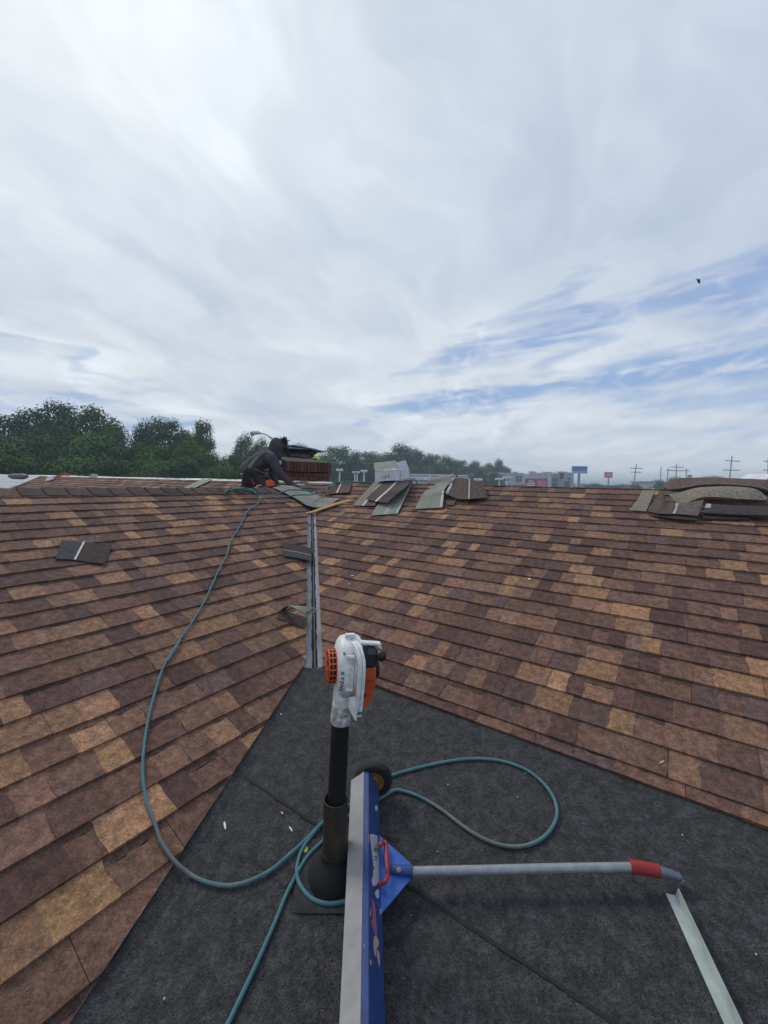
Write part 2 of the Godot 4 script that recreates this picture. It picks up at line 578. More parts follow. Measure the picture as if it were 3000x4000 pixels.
# one laminated shingle: a metre long, made of raised and lower tabs, cut to the region of its slope
func shingle(s: SurfaceTool, O: Vector3, W: Vector3, U: Vector3, N: Vector3, region: PackedVector2Array, a0: float, s0: float, e: float, length: float) -> Array:
	var a := a0
	var raised := rng.randf() < 0.5
	var area := 0.0
	var up := e + 0.02
	var js := rng.randf_range(-0.0015, 0.0015)
	var jh := rng.randf_range(-0.001, 0.002)
	var edge := PackedFloat32Array([0, 0, 0, 0, 0, 0])
	while a < a0 + length - 0.01:
		var wd := rng.randf_range(0.07, 0.185)
		if a + wd > a0 + length - 0.08:
			wd = a0 + length - a
		var b := a + wd
		var last := b > a0 + length - 0.01
		var nxt := PackedFloat32Array()
		for i in 6:
			nxt.append(0.0 if last else rng.randf_range(-0.006, 0.006))
		var tooth := 0.0028 if raised else 0.0
		var hh := func(v: float) -> float:
			return 0.003 + (0.0095 + tooth + jh) * clamp(1.0 - (v - s0) / up, 0.0, 1.0)
		var base := s0 + js + (0.0 if raised else 0.0012)
		var tone := pick_tone()
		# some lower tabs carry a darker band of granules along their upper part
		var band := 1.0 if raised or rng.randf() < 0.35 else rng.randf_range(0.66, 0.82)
		for part in 2:
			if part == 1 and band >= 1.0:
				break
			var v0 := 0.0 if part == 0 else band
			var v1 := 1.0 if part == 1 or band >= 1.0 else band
			var lo := PackedVector2Array()
			var ro := PackedVector2Array()
			for i in 6:
				var t: float = lerp(v0, v1, i / 5.0)
				var y: float = lerp(base, s0 + up, t)
				var f: int = int(round(t * 5.0))
				lo.append(Vector2(a + edge[f], y))
				ro.append(Vector2(b + nxt[f], y))
			ro.reverse()
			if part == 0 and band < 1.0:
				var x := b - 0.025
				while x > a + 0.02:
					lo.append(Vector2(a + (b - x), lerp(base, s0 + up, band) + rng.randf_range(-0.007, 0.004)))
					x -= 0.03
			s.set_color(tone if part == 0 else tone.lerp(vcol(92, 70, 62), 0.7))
			var rect := lo + ro
			for poly in Geometry2D.intersect_polygons(rect, region):
				var ids := Geometry2D.triangulate_polygon(poly)
				var P: Array = []
				var B: Array = []
				for q in poly:
					P.append(O + W * q.x + U * q.y + N * (hh.call(q.y) - part * 0.0002))
					B.append(O + W * q.x + U * q.y + N * 0.001)
				for i in range(0, ids.size(), 3):
					tri(s, P[ids[i]], P[ids[i + 1]], P[ids[i + 2]], N)
				var n: int = poly.size()
				var cw := Geometry2D.is_polygon_clockwise(poly)
				for i in n:
					var k := (i + 1) % n
					area += abs((poly[i].x * poly[k].y - poly[k].x * poly[i].y)) * 0.5
					# faces of the butt, and of edges cut at the valley or at the end of the shingle
					var at_butt: bool = poly[i].y < base + 0.001 and poly[k].y < base + 0.001
					var inner := func(q: Vector2) -> bool: return q.y > base + 0.001 and (abs(q.x - a) < 0.0065 and a > a0 + 0.01 or abs(q.x - b) < 0.0065 and not last)
					if not at_butt and (inner.call(poly[i]) or inner.call(poly[k]) or poly[i].y > s0 + up * band - 0.012 and poly[k].y > s0 + up * band - 0.012):
						continue
					var out := W * (poly[k].y - poly[i].y) - U * (poly[k].x - poly[i].x)
					if cw:
						out = -out
					quad(s, P[i], P[k], B[k], B[i], out)
		a = b
		edge = nxt
		raised = not raised if rng.randf() < 0.85 else raised
	return [area, O + W * (a0 + length * 0.5) + U * (s0 + e * 0.5)]

func lay_shingles(parent: Node3D, O: Vector3, W: Vector3, U: Vector3, N: Vector3, region: PackedVector2Array, s_first: float, e: float, count: int, a_min: float, a_max: float, starter: float) -> void:
	var all: Array = []
	for k in range(-1 if starter > 0.0 else 0, count):
		var s0 := s_first + k * e
		var len_e := e
		if k == -1:
			s0 = s_first - starter
			len_e = starter
		var a := a_min - rng.randf_range(0.0, 0.9)
		while a < a_max:
			var st := begin()
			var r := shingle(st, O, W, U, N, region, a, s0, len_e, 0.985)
			if r[0] > 0.0:
				var p: Vector3 = r[1]
				var v := p - CAM
				var front := -v.z / v.length()
				all.append([v.length() + (30.0 if front < 0.35 else 0.0) + (60.0 if -v.z < 0.5 else 0.0), st])
			a += 0.987
	all.sort_custom(func(x, y): return x[0] < y[0])
	var rest := begin()
	var left := 0
	for i in all.size():
		if i < 290:
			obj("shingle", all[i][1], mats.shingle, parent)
		else:
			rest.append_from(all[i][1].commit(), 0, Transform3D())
			left += 1
	if left:
		obj("far_shingles", rest, mats.shingle, parent).set_meta("kind", "stuff")

func on(O: Vector3, W: Vector3, U: Vector3, N: Vector3, a: float, s: float, h := 0.0) -> Vector3:
	return O + W * a + U * s + N * h

func build_roofs() -> void:
	rng.seed = 404
	# the wing on the left
	var wing := thing("wing_roof", "left roof slope of brown and tan laminated shingles with capped ridge", "roof")
	var reg_l := PackedVector2Array([Vector2(-2.2, -0.608), Vector2(1.800, 1.303), Vector2(3.49, 3.12), Vector2(4.44, 4.104), Vector2(-2.2, 4.104)])
	var d := begin()
	slab(d, [on(OL, WL, UL, NL, -2.2, -0.95, -0.003), on(OL, WL, UL, NL, 1.842, 1.266, -0.003), on(OL, WL, UL, NL, 4.495, 4.103, -0.003), on(OL, WL, UL, NL, -2.2, 4.103, -0.003)], -NL * 0.1)
	obj("decking", d, mats.deck, wing)
	var nb := Vector3(-0.290240, 0.935444, -0.201755)
	var db := Vector3(-0.768099, -0.353475, -0.533928)
	var q0 := on(OL, WL, UL, NL, 0.0, 4.105, -0.004)
	d = begin()
	slab(d, [q0 + WL * 4.49, q0 + WL * 2.50 + db * 2.13, q0 - WL * 2.2 + db * 2.13, q0 - WL * 2.2], -nb * 0.1)
	obj("back_decking", d, mats.deck, wing)
	lay_shingles(wing, OL, WL, UL, NL, reg_l, 1.9386 - 0.1433 * 18, 0.1433, 33, -2.2, 4.6, 0.0)
	# ridge caps, each lapping the one before it
	var a := -2.1
	while a < 4.28:
		var c := begin()
		var tone := pick_tone().lerp(vcol(74, 62, 60), 0.75)
		if rng.randf() < 0.16:
			tone = vcol(62, 60, 62)
		c.set_color(tone)
		var r0 := q0 + WL * a
		var r1 := q0 + WL * (a + 0.21)
		var upv := Vector3.UP
		for sd in [0, 1]:
			var dn: Vector3 = -UL if sd == 0 else db
			var nn: Vector3 = NL if sd == 0 else nb
			var wdt := 0.145 + rng.randf_range(-0.004, 0.004)
			var A := r0 + upv * 0.034
			var B := r1 + upv * 0.021
			var C := r1 + dn * wdt + nn * 0.016
			var D := r0 + dn * wdt + nn * 0.026
			quad(c, A, B, C, D, nn)
			quad(c, D, C, C - nn * 0.012, D - nn * 0.013, dn)
			quad(c, A, D, D - nn * 0.013, A - upv * 0.014, -WL)
		obj("ridge_cap", c, mats.shingle, wing)
		a += 0.168

	# the main roof on the right and behind
	var main := thing("main_roof", "right roof slope of brown and tan shingles rising to the long uncapped ridge", "roof")
	var reg_r := PackedVector2Array([Vector2(-3.2, 1.305), Vector2(1.70, 1.305), Vector2(4.39, 4.166), Vector2(4.50, 4.166), Vector2(5.6, 2.99), Vector2(15.4, 2.99), Vector2(16.6, 4.45), Vector2(-3.2, 4.45)])
	d = begin()
	slab(d, [on(OR, WR, UR, NR, -3.2, 1.325, -0.003), on(OR, WR, UR, NR, 1.785, 1.325, -0.003), on(OR, WR, UR, NR, 4.439, 4.156, -0.003), on(OR, WR, UR, NR, 7.1, 1.325, -0.003), on(OR, WR, UR, NR, 26.0, 1.325, -0.003), on(OR, WR, UR, NR, 26.0, 4.468, -0.003), on(OR, WR, UR, NR, -3.2, 4.468, -0.003)], -NR * 0.1)
	obj("decking", d, mats.deck, main)
	var nrb := Vector3(0.201755, 0.935444, -0.290240)
	var drb := Vector3(0.533928, -0.353475, -0.768099)
	var q1 := on(OR, WR, UR, NR, 0.0, 4.469, -0.004)
	d = begin()
	slab(d, [q1 - WR * 3.2, q1 + WR * 26.0, q1 + WR * 26.0 + drb * 4.0, q1 - WR * 3.2 + drb * 4.0], -nrb * 0.1)
	obj("back_decking", d, mats.deck, main)
	lay_shingles(main, OR, WR, UR, NR, reg_r, 1.373, 0.1395, 23, -3.2, 17.5, 0.058)
	# white edging along the far part of the ridge
	d = begin()
	var last := 0.0
	for i in 24:
		var x0 := 4.25 + i * 0.9
		var x1 := x0 + 0.9
		var h1 := rng.randf_range(0.0, 0.012)
		quad(d, q1 + WR * x0 + NR * 0.012 + Vector3.UP * last, q1 + WR * x1 + NR * 0.012 + Vector3.UP * h1, q1 + WR * x1 - UR * 0.07 + NR * 0.014, q1 + WR * x0 - UR * 0.07 + NR * 0.014, NR)
		quad(d, q1 + WR * x0 + NR * 0.012 + Vector3.UP * last, q1 + WR * x1 + NR * 0.012 + Vector3.UP * h1, q1 + WR * x1 + drb * 0.1 + nrb * 0.01, q1 + WR * x0 + drb * 0.1 + nrb * 0.01, nrb)
		last = h1
	obj("ridge_edging", d, mats.white, main)

	# membrane of the dead valley, laid in lapped strips
	var low := thing("membrane_roof", "black granulated membrane covering the low valley floor between the two shingled slopes", "roof")
	d = begin()
	slab(d, [on(OM, WR, VM, NM, 1.785, -1.65, -0.02), on(OM, WR, VM, NM, 0.575, 1.133, -0.02), on(OM, WR, VM, NM, 0.3, 1.76, -0.02), on(OM, WR, VM, NM, -3.2, 1.76, -0.02), on(OM, WR, VM, NM, -3.2, -1.65, -0.02)], -NM * 0.08)
	obj("decking", d, mats.deck, low)
	var rows := [[-1.68, -0.845], [-0.855, 0.15], [0.14, 1.78]]
	for r in rows:
		d = begin()
		var n := 24
		var noise := FastNoiseLite.new()
		noise.seed = 77
		noise.frequency = 1.6
		var m := 10
		var G: Array = []
		for i in m + 1:
			var v: float = lerp(r[0], r[1], float(i) / m)
			var edge := lerpf(1.785, 1.104, clamp((v + 1.65) / 1.576, -0.1, 4.0)) + 0.02
			var row: Array = []
			for k in n + 1:
				var x: float = lerp(-3.2, edge, float(k) / n)
				var lift := 0.0
				if r[0] > -1.0 and i == 0:
					lift = -0.003
				if i == m:
					lift = 0.0035
				row.append(on(OM, WR, VM, NM, x, v, lift + 0.003 * noise.get_noise_2d(x * 1.3, v * 1.3)))
			G.append(row)
		for i in m:
			for k in n:
				quad(d, G[i][k], G[i][k + 1], G[i + 1][k + 1], G[i + 1][k], NM)
		for k in n:
			quad(d, G[m][k], G[m][k + 1], G[m][k + 1] - NM * 0.007, G[m][k] - NM * 0.007, VM)
		obj("membrane_strip", d, mats.membrane, low)
	# the membrane turned up under the left shingles
	d = begin()
	quad(d, on(OL, WL, UL, NL, -2.2, -0.66, 0.001), on(OL, WL, UL, NL, 1.842, 1.262, 0.001), on(OL, WL, UL, NL, 1.80, 1.36, 0.001), on(OL, WL, UL, NL, -2.2, -0.52, 0.001), NL)
	obj("membrane_upturn", d, mats.membrane, low)
	# tar bled out along the lap, painted bar shadow, and a torn, patched crack
	rng.seed = 91
	d = begin()
	var x := 1.45
	while x > -3.0:
		var w0 := rng.randf_range(0.002, 0.006)
		quad(d, on(OM, WR, VM, NM, x, -0.846, 0.0042), on(OM, WR, VM, NM, x - 0.05, -0.846, 0.0042), on(OM, WR, VM, NM, x - 0.05, -0.842 + w0, 0.0008), on(OM, WR, VM, NM, x, -0.842 + rng.randf_range(0.002, 0.006), 0.0008), NM)
		x -= 0.05
	obj("seam_tar", d, mats.seam, low)
	for dark_strip in [[Vector3(-0.456, 4.697, -1.384), Vector3(-0.415, 4.695, -1.341), Vector3(-0.365, 4.695, -1.304), Vector3(-0.323, 4.694, -1.272), Vector3(-0.299, 4.694, -1.253), Vector3(-0.285, 4.697, -1.265), Vector3(-0.275, 4.703, -1.300)], [Vector3(0.139, 4.727, -1.184), Vector3(0.118, 4.719, -1.145), Vector3(0.087, 4.712, -1.115), Vector3(0.067, 4.705, -1.075)]]:
		d = begin()
		var cp := smooth_path(dark_strip, 4)
		for i in cp.size() - 1:
			var sd := (cp[i + 1] - cp[i]).cross(NM).normalized()
			var w1 := rng.randf_range(0.0015, 0.004)
			quad(d, cp[i] + sd * w1, cp[i + 1] + sd * w1, cp[i + 1] - sd * w1, cp[i] - sd * w1, NM)
		obj("crack_and_bar_shadow", d, mats.seam, low)  # second strip: an end lap, but mostly painted shadow of the sweeper bar

	# the metal valley
	var val := thing("valley_flashing", "grey metal valley flashing with tarred centre rib between the two shingled slopes", "flashing")
	for sd in [0, 1]:
		var O: Vector3 = OL if sd == 0 else OR
		var W: Vector3 = WL if sd == 0 else WR
		var U: Vector3 = UL if sd == 0 else UR
		var N: Vector3 = NL if sd == 0 else NR
		var c0 := Vector2(1.842, 1.266) if sd == 0 else Vector2(1.785, 1.319)
		var c1 := Vector2(4.38, 3.98) if sd == 0 else Vector2(4.325, 4.033)
		var dir := (c1 - c0).normalized()
		var sidev := Vector2(-dir.y, dir.x)
		c0 -= dir * 0.05
		d = begin()
		var t := begin()
		var steps := 70
		var ln := c0.distance_to(c1)
		var jag := 0.018
		var P := func(v: float, off: float, h: float) -> Vector3:
			var q: Vector2 = c0 + dir * v + sidev * off
			return on(O, W, U, N, q.x, q.y, h)
		rng.seed = 17 + sd
		for i in steps:
			var v0 := ln * i / steps
			var v1 := ln * (i + 1) / steps
			var hh := 0.0018 + (0.0015 if v0 > 2.43 else 0.0)
			quad(d, P.call(v0, 0.0, hh), P.call(v1, 0.0, hh), P.call(v1, 0.15, hh), P.call(v0, 0.15, hh), N)
			var j2 := rng.randf_range(0.013, 0.023)
			quad(t, P.call(v0, 0.0, hh + 0.002), P.call(v1, 0.0, hh + 0.002), P.call(v1, j2, hh + 0.002), P.call(v0, jag, hh + 0.002), N)
			jag = j2
		obj("flange", d, mats.steel, val)
		obj("tar_line", t, mats.tar, val)
		d = begin()
		for g in [[2.40, 2.425]]:
			quad(d, P.call(g[0], 0.02, 0.0045), P.call(g[0] + 0.035, 0.09, 0.0045), P.call(g[1] + 0.035, 0.09, 0.0045), P.call(g[1], 0.02, 0.0045), N)
		obj("lap_sealant", d, mats.tar, val)
	var rib := begin()
	var v0 := on(OL, WL, UL, NL, 1.80, 1.221, 0.011)
	var v1 := on(OL, WL, UL, NL, 4.38, 3.98, 0.011)
	rod(rib, v0, v1, 0.0052, 8)
	obj("centre_rib", rib, mats.rib, val)
	var bolt := begin()
	lathe(bolt, Transform3D(frame_of(NR), Vector3(-0.383, 4.851, -2.476)), [Vector2(0.0, 0.009), Vector2(0.006, 0.008), Vector2(0.009, 0.004), Vector2(0.009, 0.0)], 12)
	obj("screw_head", bolt, mats.steel, val)
	# walls of the building under the roofs
	var wl := begin()
	var foot := [Vector3(-9, 0, -4), Vector3(1.5, 0, 2.6), Vector3(4.6, 0, -2.2), Vector3(7, 0, -6), Vector3(-12, 0, -19), Vector3(-20, 0, -15)]
	slab(wl, foot, Vector3.UP * 3.6)
	tag(obj("building_wall", wl, mat(srgb(120, 84, 70), 0.9, mats.soft, 1.0)), "brick building below the shingled roofs", "building")

func build_ground() -> void:
	var g := begin()
	for i in 24:
		var a := TAU * i / 24
		var b := TAU * (i + 1) / 24
		tri(g, Vector3.ZERO, Vector3(cos(a), 0, sin(a)) * 3500.0, Vector3(cos(b), 0, sin(b)) * 3500.0, Vector3.UP)
	struct_mesh("ground", g, mat(srgb(92, 96, 76), 0.95, mats.soft, 0.05))
	var lot := begin()
	slab(lot, [Vector3(-30, 0, -30), Vector3(110, 0, -30), Vector3(140, 0, -140), Vector3(-10, 0, -140)], Vector3.UP * 0.02)
	struct_mesh("parking_lot", lot, mat(srgb(98, 98, 98), 0.9, mats.soft, 0.2))

# ---------------------------------------------------------------- hose
func build_hose() -> void:
	rng.seed = 5150
	var path: Array = [Vector3(-0.388, 4.638, -0.867), Vector3(-0.362, 4.651, -0.940), Vector3(-0.327, 4.670, -1.052), Vector3(-0.300, 4.686, -1.152), Vector3(-0.283, 4.698, -1.226), Vector3(-0.260, 4.709, -1.292), Vector3(-0.235, 4.718, -1.342), Vector3(-0.194, 4.729, -1.386), Vector3(-0.138, 4.743, -1.451), Vector3(-0.056, 4.759, -1.512), Vector3(0.012, 4.770, -1.545), Vector3(0.062, 4.779, -1.572), Vector3(0.098, 4.781, -1.567), Vector3(0.161, 4.783, -1.536), Vector3(0.233, 4.782, -1.479), Vector3(0.297, 4.779, -1.413), Vector3(0.359, 4.778, -1.360), Vector3(0.421, 4.780, -1.329), Vector3(0.487, 4.785, -1.321), Vector3(0.554, 4.794, -1.339), Vector3(0.607, 4.804, -1.376), Vector3(0.646, 4.815, -1.426), Vector3(0.660, 4.824, -1.487), Vector3(0.647, 4.832, -1.554), Vector3(0.604, 4.838, -1.621), Vector3(0.526, 4.837, -1.674), Vector3(0.434, 4.832, -1.697), Vector3(0.337, 4.823, -1.700), Vector3(0.227, 4.810, -1.687), Vector3(0.128, 4.798, -1.665), Vector3(0.053, 4.788, -1.643), Vector3(-0.030, 4.773, -1.595), Vector3(-0.115, 4.754, -1.516), Vector3(-0.202, 4.739, -1.456), Vector3(-0.250, 4.727, -1.399), Vector3(-0.302, 4.715, -1.345), Vector3(-0.351, 4.704, -1.300), Vector3(-0.403, 4.695, -1.274), Vector3(-0.457, 4.688, -1.261), Vector3(-0.507, 4.684, -1.263), Vector3(-0.564, 4.680, -1.278), Vector3(-0.622, 4.678, -1.303), Vector3(-0.677, 4.701, -1.320), Vector3(-0.725, 4.722, -1.347), Vector3(-0.765, 4.741, -1.377), Vector3(-0.811, 4.765, -1.425), Vector3(-0.875, 4.798, -1.487), Vector3(-0.939, 4.839, -1.581), Vector3(-0.991, 4.877, -1.685), Vector3(-1.037, 4.916, -1.797), Vector3(-1.085, 4.961, -1.938), Vector3(-1.137, 5.019, -2.133), Vector3(-1.154, 5.069, -2.339), Vector3(-1.135, 5.023, -2.156), Vector3(-1.156, 5.063, -2.310), Vector3(-1.170, 5.113, -2.524), Vector3(-1.199, 5.179, -2.783), Vector3(-1.247, 5.253, -3.058), Vector3(-1.278, 5.304, -3.243), Vector3(-1.309, 5.361, -3.461), Vector3(-1.347, 5.406, -3.616), Vector3(-1.382, 5.450, -3.768), Vector3(-1.419, 5.532, -4.096), Vector3(-1.478, 5.631, -4.469), Vector3(-1.487, 5.674, -4.654), Vector3(-1.473, 5.710, -4.844), Vector3(-1.479, 5.745, -4.968), Vector3(-1.524, 5.781, -5.071)]
	var h := thing("air_hose", "teal air hose snaking down the left shingles and looping across the black membrane", "hose")
	var pts := smooth_path(path, 7)
	var cols: Array = []
	var nz := FastNoiseLite.new()
	nz.seed = 3
	nz.frequency = 1.1
	for p in pts:
		var d: float = smoothstep(0.12, 0.42, nz.get_noise_3d(p.x, p.y, p.z))
		cols.append(vcol(84, 132, 138).lerp(vcol(118, 120, 116), d * 0.85))
	var st := begin()
	tube(st, pts, 0.0062, 10, true, cols)
	obj("hose_line", st, mats.vc_soft, h)
	# the loop that passes under the lifted shingle and the strands going over the ridge
	st = begin()
	st.set_color(vcol(84, 132, 138))
	var loop: Array = [Vector3(-0.200, 4.739, -1.462), Vector3(-0.230, 4.730, -1.420), Vector3(-0.252, 4.723, -1.383), Vector3(-0.265, 4.716, -1.348), Vector3(-0.267, 4.710, -1.305), Vector3(-0.257, 4.706, -1.268), Vector3(-0.233, 4.704, -1.235), Vector3(-0.200, 4.703, -1.207), Vector3(-0.161, 4.705, -1.192), Vector3(-0.128, 4.708, -1.189), Vector3(-0.097, 4.711, -1.193), Vector3(-0.073, 4.714, -1.199), Vector3(-0.049, 4.718, -1.212), Vector3(-0.042, 4.722, -1.234)]
	tube(st, smooth_path(loop, 6), 0.0062, 10)
	obj("hose_loop", st, mats.vc_soft, h)
	st = begin()
	st.set_color(vcol(80, 128, 136))
	tube(st, smooth_path([Vector3(-1.540, 5.779, -5.123), Vector3(-1.571, 5.824, -5.114), Vector3(-1.663, 5.857, -5.243), Vector3(-1.726, 5.879, -5.222), Vector3(-1.798, 5.887, -5.198), Vector3(-1.802, 5.877, -4.984), Vector3(-1.860, 5.857, -4.963), Vector3(-1.755, 5.845, -4.575)], 6), 0.008, 8)
	tube(st, smooth_path([Vector3(-1.796, 5.864, -4.880), Vector3(-1.729, 5.884, -4.904), Vector3(-1.747, 5.884, -5.215), Vector3(-1.674, 5.859, -5.239), Vector3(-1.610, 5.834, -5.259), Vector3(-1.481, 5.812, -5.401), Vector3(-1.408, 5.808, -5.420), Vector3(-1.335, 5.831, -5.439), Vector3(-1.261, 5.859, -5.456), Vector3(-1.201, 5.867, -5.470), Vector3(-1.141, 5.866, -5.483), Vector3(-1.065, 5.862, -5.498), Vector3(-0.989, 5.861, -5.563), Vector3(-0.919, 5.864, -5.575), Vector3(-0.871, 5.873, -5.734), Vector3(-0.799, 5.898, -5.745), Vector3(-0.772, 5.924, -6.051), Vector3(-0.704, 5.962, -6.059), Vector3(-0.654, 5.986, -6.246), Vector3(-0.603, 5.991, -6.271), Vector3(-0.549, 5.984, -6.276), Vector3(-0.530, 5.974, -6.378)], 6), 0.0085, 8)
	tube(st, smooth_path([Vector3(-1.777, 5.871, -4.887), Vector3(-1.700, 5.878, -4.914), Vector3(-1.609, 5.840, -5.259), Vector3(-1.546, 5.814, -5.278), Vector3(-1.483, 5.784, -5.296), Vector3(-1.419, 5.768, -5.314), Vector3(-1.326, 5.766, -5.338), Vector3(-1.238, 5.782, -5.359), Vector3(-1.150, 5.799, -5.378), Vector3(-1.075, 5.805, -5.394), Vector3(-1.000, 5.808, -5.408), Vector3(-0.957, 5.807, -5.518), Vector3(-0.896, 5.825, -5.629), Vector3(-0.817, 5.854, -5.641), Vector3(-0.803, 5.878, -5.896), Vector3(-0.737, 5.926, -5.904), Vector3(-0.698, 5.955, -6.161), Vector3(-0.623, 5.969, -6.118), Vector3(-0.527, 5.976, -6.027), Vector3(-0.441, 5.980, -6.034), Vector3(-0.299, 5.983, -5.942), Vector3(-0.196, 5.978, -5.947), Vector3(-0.139, 5.966, -6.098)], 6), 0.0085, 8)
	obj("hose_strands", st, mats.vc_soft, h)

# ---------------------------------------------------------------- vent and blower
func build_vent_and_blower() -> void:
	var base := Vector3(-0.138, 4.712, -1.286)
	var v := thing("plumbing_vent", "rusty dark vent pipe standing in a black rubber boot on the membrane", "vent pipe", base)
	var st := begin()
	var f := Transform3D(Basis(NM.cross(VM).normalized(), NM, VM), base)
	f.basis = Basis(NM, 0.55) * Basis(NM.cross(VM).normalized(), NM, VM)
	var pl: Array = []
	for q in [[-0.105, -0.11], [0.105, -0.11], [0.12, -0.095], [0.12, 0.105], [0.105, 0.12], [-0.105, 0.12], [-0.12, 0.105], [-0.12, -0.095]]:
		pl.append(f * Vector3(q[0], 0.0035, q[1]))
	slab(st, pl, NM * 0.002)
	var plate := mat(srgb(58, 59, 64), 0.95, mats.blot, 1.6)
	obj("base_plate", st, plate, v)
	st = begin()
	var prof: Array = [Vector2(0.088, -0.004), Vector2(0.086, 0.010), Vector2(0.078, 0.026), Vector2(0.066, 0.042), Vector2(0.053, 0.055), Vector2(0.046, 0.064), Vector2(0.0455, 0.080), Vector2(0.0415, 0.083)]
	var tilt := Transform3D(Basis.IDENTITY, base)
	lathe(st, tilt, prof, 40)
	obj("rubber_boot", st, mat(srgb(18, 18, 20), 0.85, mats.soft, 8.0), v)
	st = begin()
	lathe(st, tilt, [Vector2(0.0405, 0.05), Vector2(0.0405, 0.254), Vector2(0.040, 0.258), Vector2(0.036, 0.258), Vector2(0.0355, 0.20)], 36)
	var rust := FastNoiseLite.new()
	rust.frequency = 0.03
	var im := Image.create(128, 128, false, Image.FORMAT_RGB8)
	for y in 128:
		for x in 128:
			var n: float = rust.get_noise_2d(x * 1.6, y * 0.5) + 0.35 * rust.get_noise_2d(x * 7.0 + 90.0, y * 5.0)
			var c := Color(0.155, 0.145, 0.125).lerp(Color(0.25, 0.185, 0.11), smoothstep(0.05, 0.45, n)).lerp(Color(0.10, 0.095, 0.09), smoothstep(0.0, 0.5, -n))
			im.set_pixel(x, y, c)
	obj("pipe", st, mat(Color.WHITE, 0.75, ImageTexture.create_from_image(im), 5.0), v)

	# the blower stands upside down with its tube in the pipe
	var b := thing("leaf_blower", "white and orange leaf blower standing with its black tube in the vent pipe", "leaf blower", base + Vector3(0, 0.19, 0))
	b.rotation = Vector3(0.0, 0.0, -0.036)
	var B := b.transform
	var H := B * Transform3D(Basis(Vector3.UP, 0.24).scaled_local(Vector3(0.80, 0.88, 0.84)), Vector3(0, 0.329, 0))   # head frame: x along the fan axle
	st = begin()
	lathe(st, B, [Vector2(0.0295, -0.05), Vector2(0.0295, 0.02), Vector2(0.029, 0.025), Vector2(0.029, 0.335)], 36)
	obj("blower_tube", st, mat(srgb(22, 22, 24), 0.45, mats.soft, 9.0), b)
	var wht: StandardMaterial3D = mats.grime
	st = begin()
	lathe(st, H, [Vector2(0.030, -0.004), Vector2(0.0385, -0.002), Vector2(0.0405, 0.004), Vector2(0.0405, 0.030), Vector2(0.0385, 0.034), Vector2(0.0395, 0.040), Vector2(0.0375, 0.044), Vector2(0.0385, 0.050), Vector2(0.0365, 0.055), Vector2(0.036, 0.066), Vector2(0.035, 0.070), Vector2(0.034, 0.15)], 36)
	for q in [[0.005, 0.020, 0.028], [0.010, 0.045, 0.022], [0.012, 0.01, 0.03]]:
		box(st, H * Transform3D(Basis.IDENTITY, Vector3(q[0], q[1], 0.040)), Vector3(0.034, 0.017, 0.010), 0.004)
	obj("neck_collar", st, mat(srgb(206, 205, 201), 0.55, speckle(256, 73, 0.35, 1.2, 0.06, 0.03, 0.014, Color(1, 1, 1), 1.5), 6.0), b)
	# duct between neck and fan housing
	st = begin()
	var ax := H * Transform3D(Basis(Vector3(0, 1, 0), Vector3(-1, 0, 0), Vector3(0, 0, 1)), Vector3(0.026, 0.205, -0.012))   # y of this frame runs along -x of the head
	var rows: Array = []
	for i in 7:
		var t := i / 6.0
		var w: float = lerp(0.036, 0.040, t)
		var ring: Array = []
		for k in 20:
			var a := TAU * k / 20
			var sq := 1.0 / pow(pow(abs(cos(a)), 3.0 + t) + pow(abs(sin(a)), 3.0 + t), 1.0 / (3.0 + t)) if t > 0.2 else 1.0
			ring.append(H * Vector3(cos(a) * w * sq + 0.010 * t, 0.066 + 0.12 * t, sin(a) * lerp(0.036, 0.052, t) * sq + 0.004 * t))
		rows.append(ring)
	for i in 6:
		for k in 20:
			var l := (k + 1) % 20
			var c: Vector3 = H * Vector3(0.008, 0.066 + 0.12 * (i + 0.5) / 6.0, 0)
			var n := func(p: Vector3) -> Vector3: return (p - c).slide(H.basis.y.normalized()).normalized()
			triN(st, [rows[i][k], rows[i][l], rows[i + 1][l]], [n.call(rows[i][k]), n.call(rows[i][l]), n.call(rows[i + 1][l])])
			triN(st, [rows[i][k], rows[i + 1][l], rows[i + 1][k]], [n.call(rows[i][k]), n.call(rows[i + 1][l]), n.call(rows[i + 1][k])])
	obj("outlet_duct", st, wht, b)
	st = begin()
	lathe(st, ax, [Vector2(0.0, -0.042), Vector2(0.09, -0.042), Vector2(0.102, -0.039), Vector2(0.108, -0.030), Vector2(0.1095, -0.001), Vector2(0.1085, 0.0), Vector2(0.1095, 0.001), Vector2(0.108, 0.030), Vector2(0.103, 0.039), Vector2(0.094, 0.047), Vector2(0.080, 0.053), Vector2(0.066, 0.056), Vector2(0.0, 0.056)], 56)
	for q in [[0.010, 0.100], [0.010, -0.060]]:
		rod(st, H * Vector3(-0.002, 0.205 + q[1] * 0.72, 0.088), H * Vector3(0.024, 0.205 + q[1] * 0.72, 0.092), 0.0062, 10)
	obj("fan_housing", st, wht, b)
	var dirt := mat(srgb(96, 94, 90), 0.9)
	for q in [[0.0, 0.050, 0.0026], [0.022, -0.012, 0.0035], [-0.006, 0.03, 0.0022], [0.02, 0.028, 0.0018]]:
		st = begin()
		lathe(st, H * Transform3D(Basis(Vector3.RIGHT, PI / 2), Vector3(0.018 + q[0], 0.205 + q[1], 0.0905 + 0.0035 * (1.0 - abs(q[1]) * 12.0))), [Vector2(0.0, 0.002), Vector2(q[2], 0.0015), Vector2(q[2], 0.0)], 10)
		obj("dirt_spot", st, dirt, b)
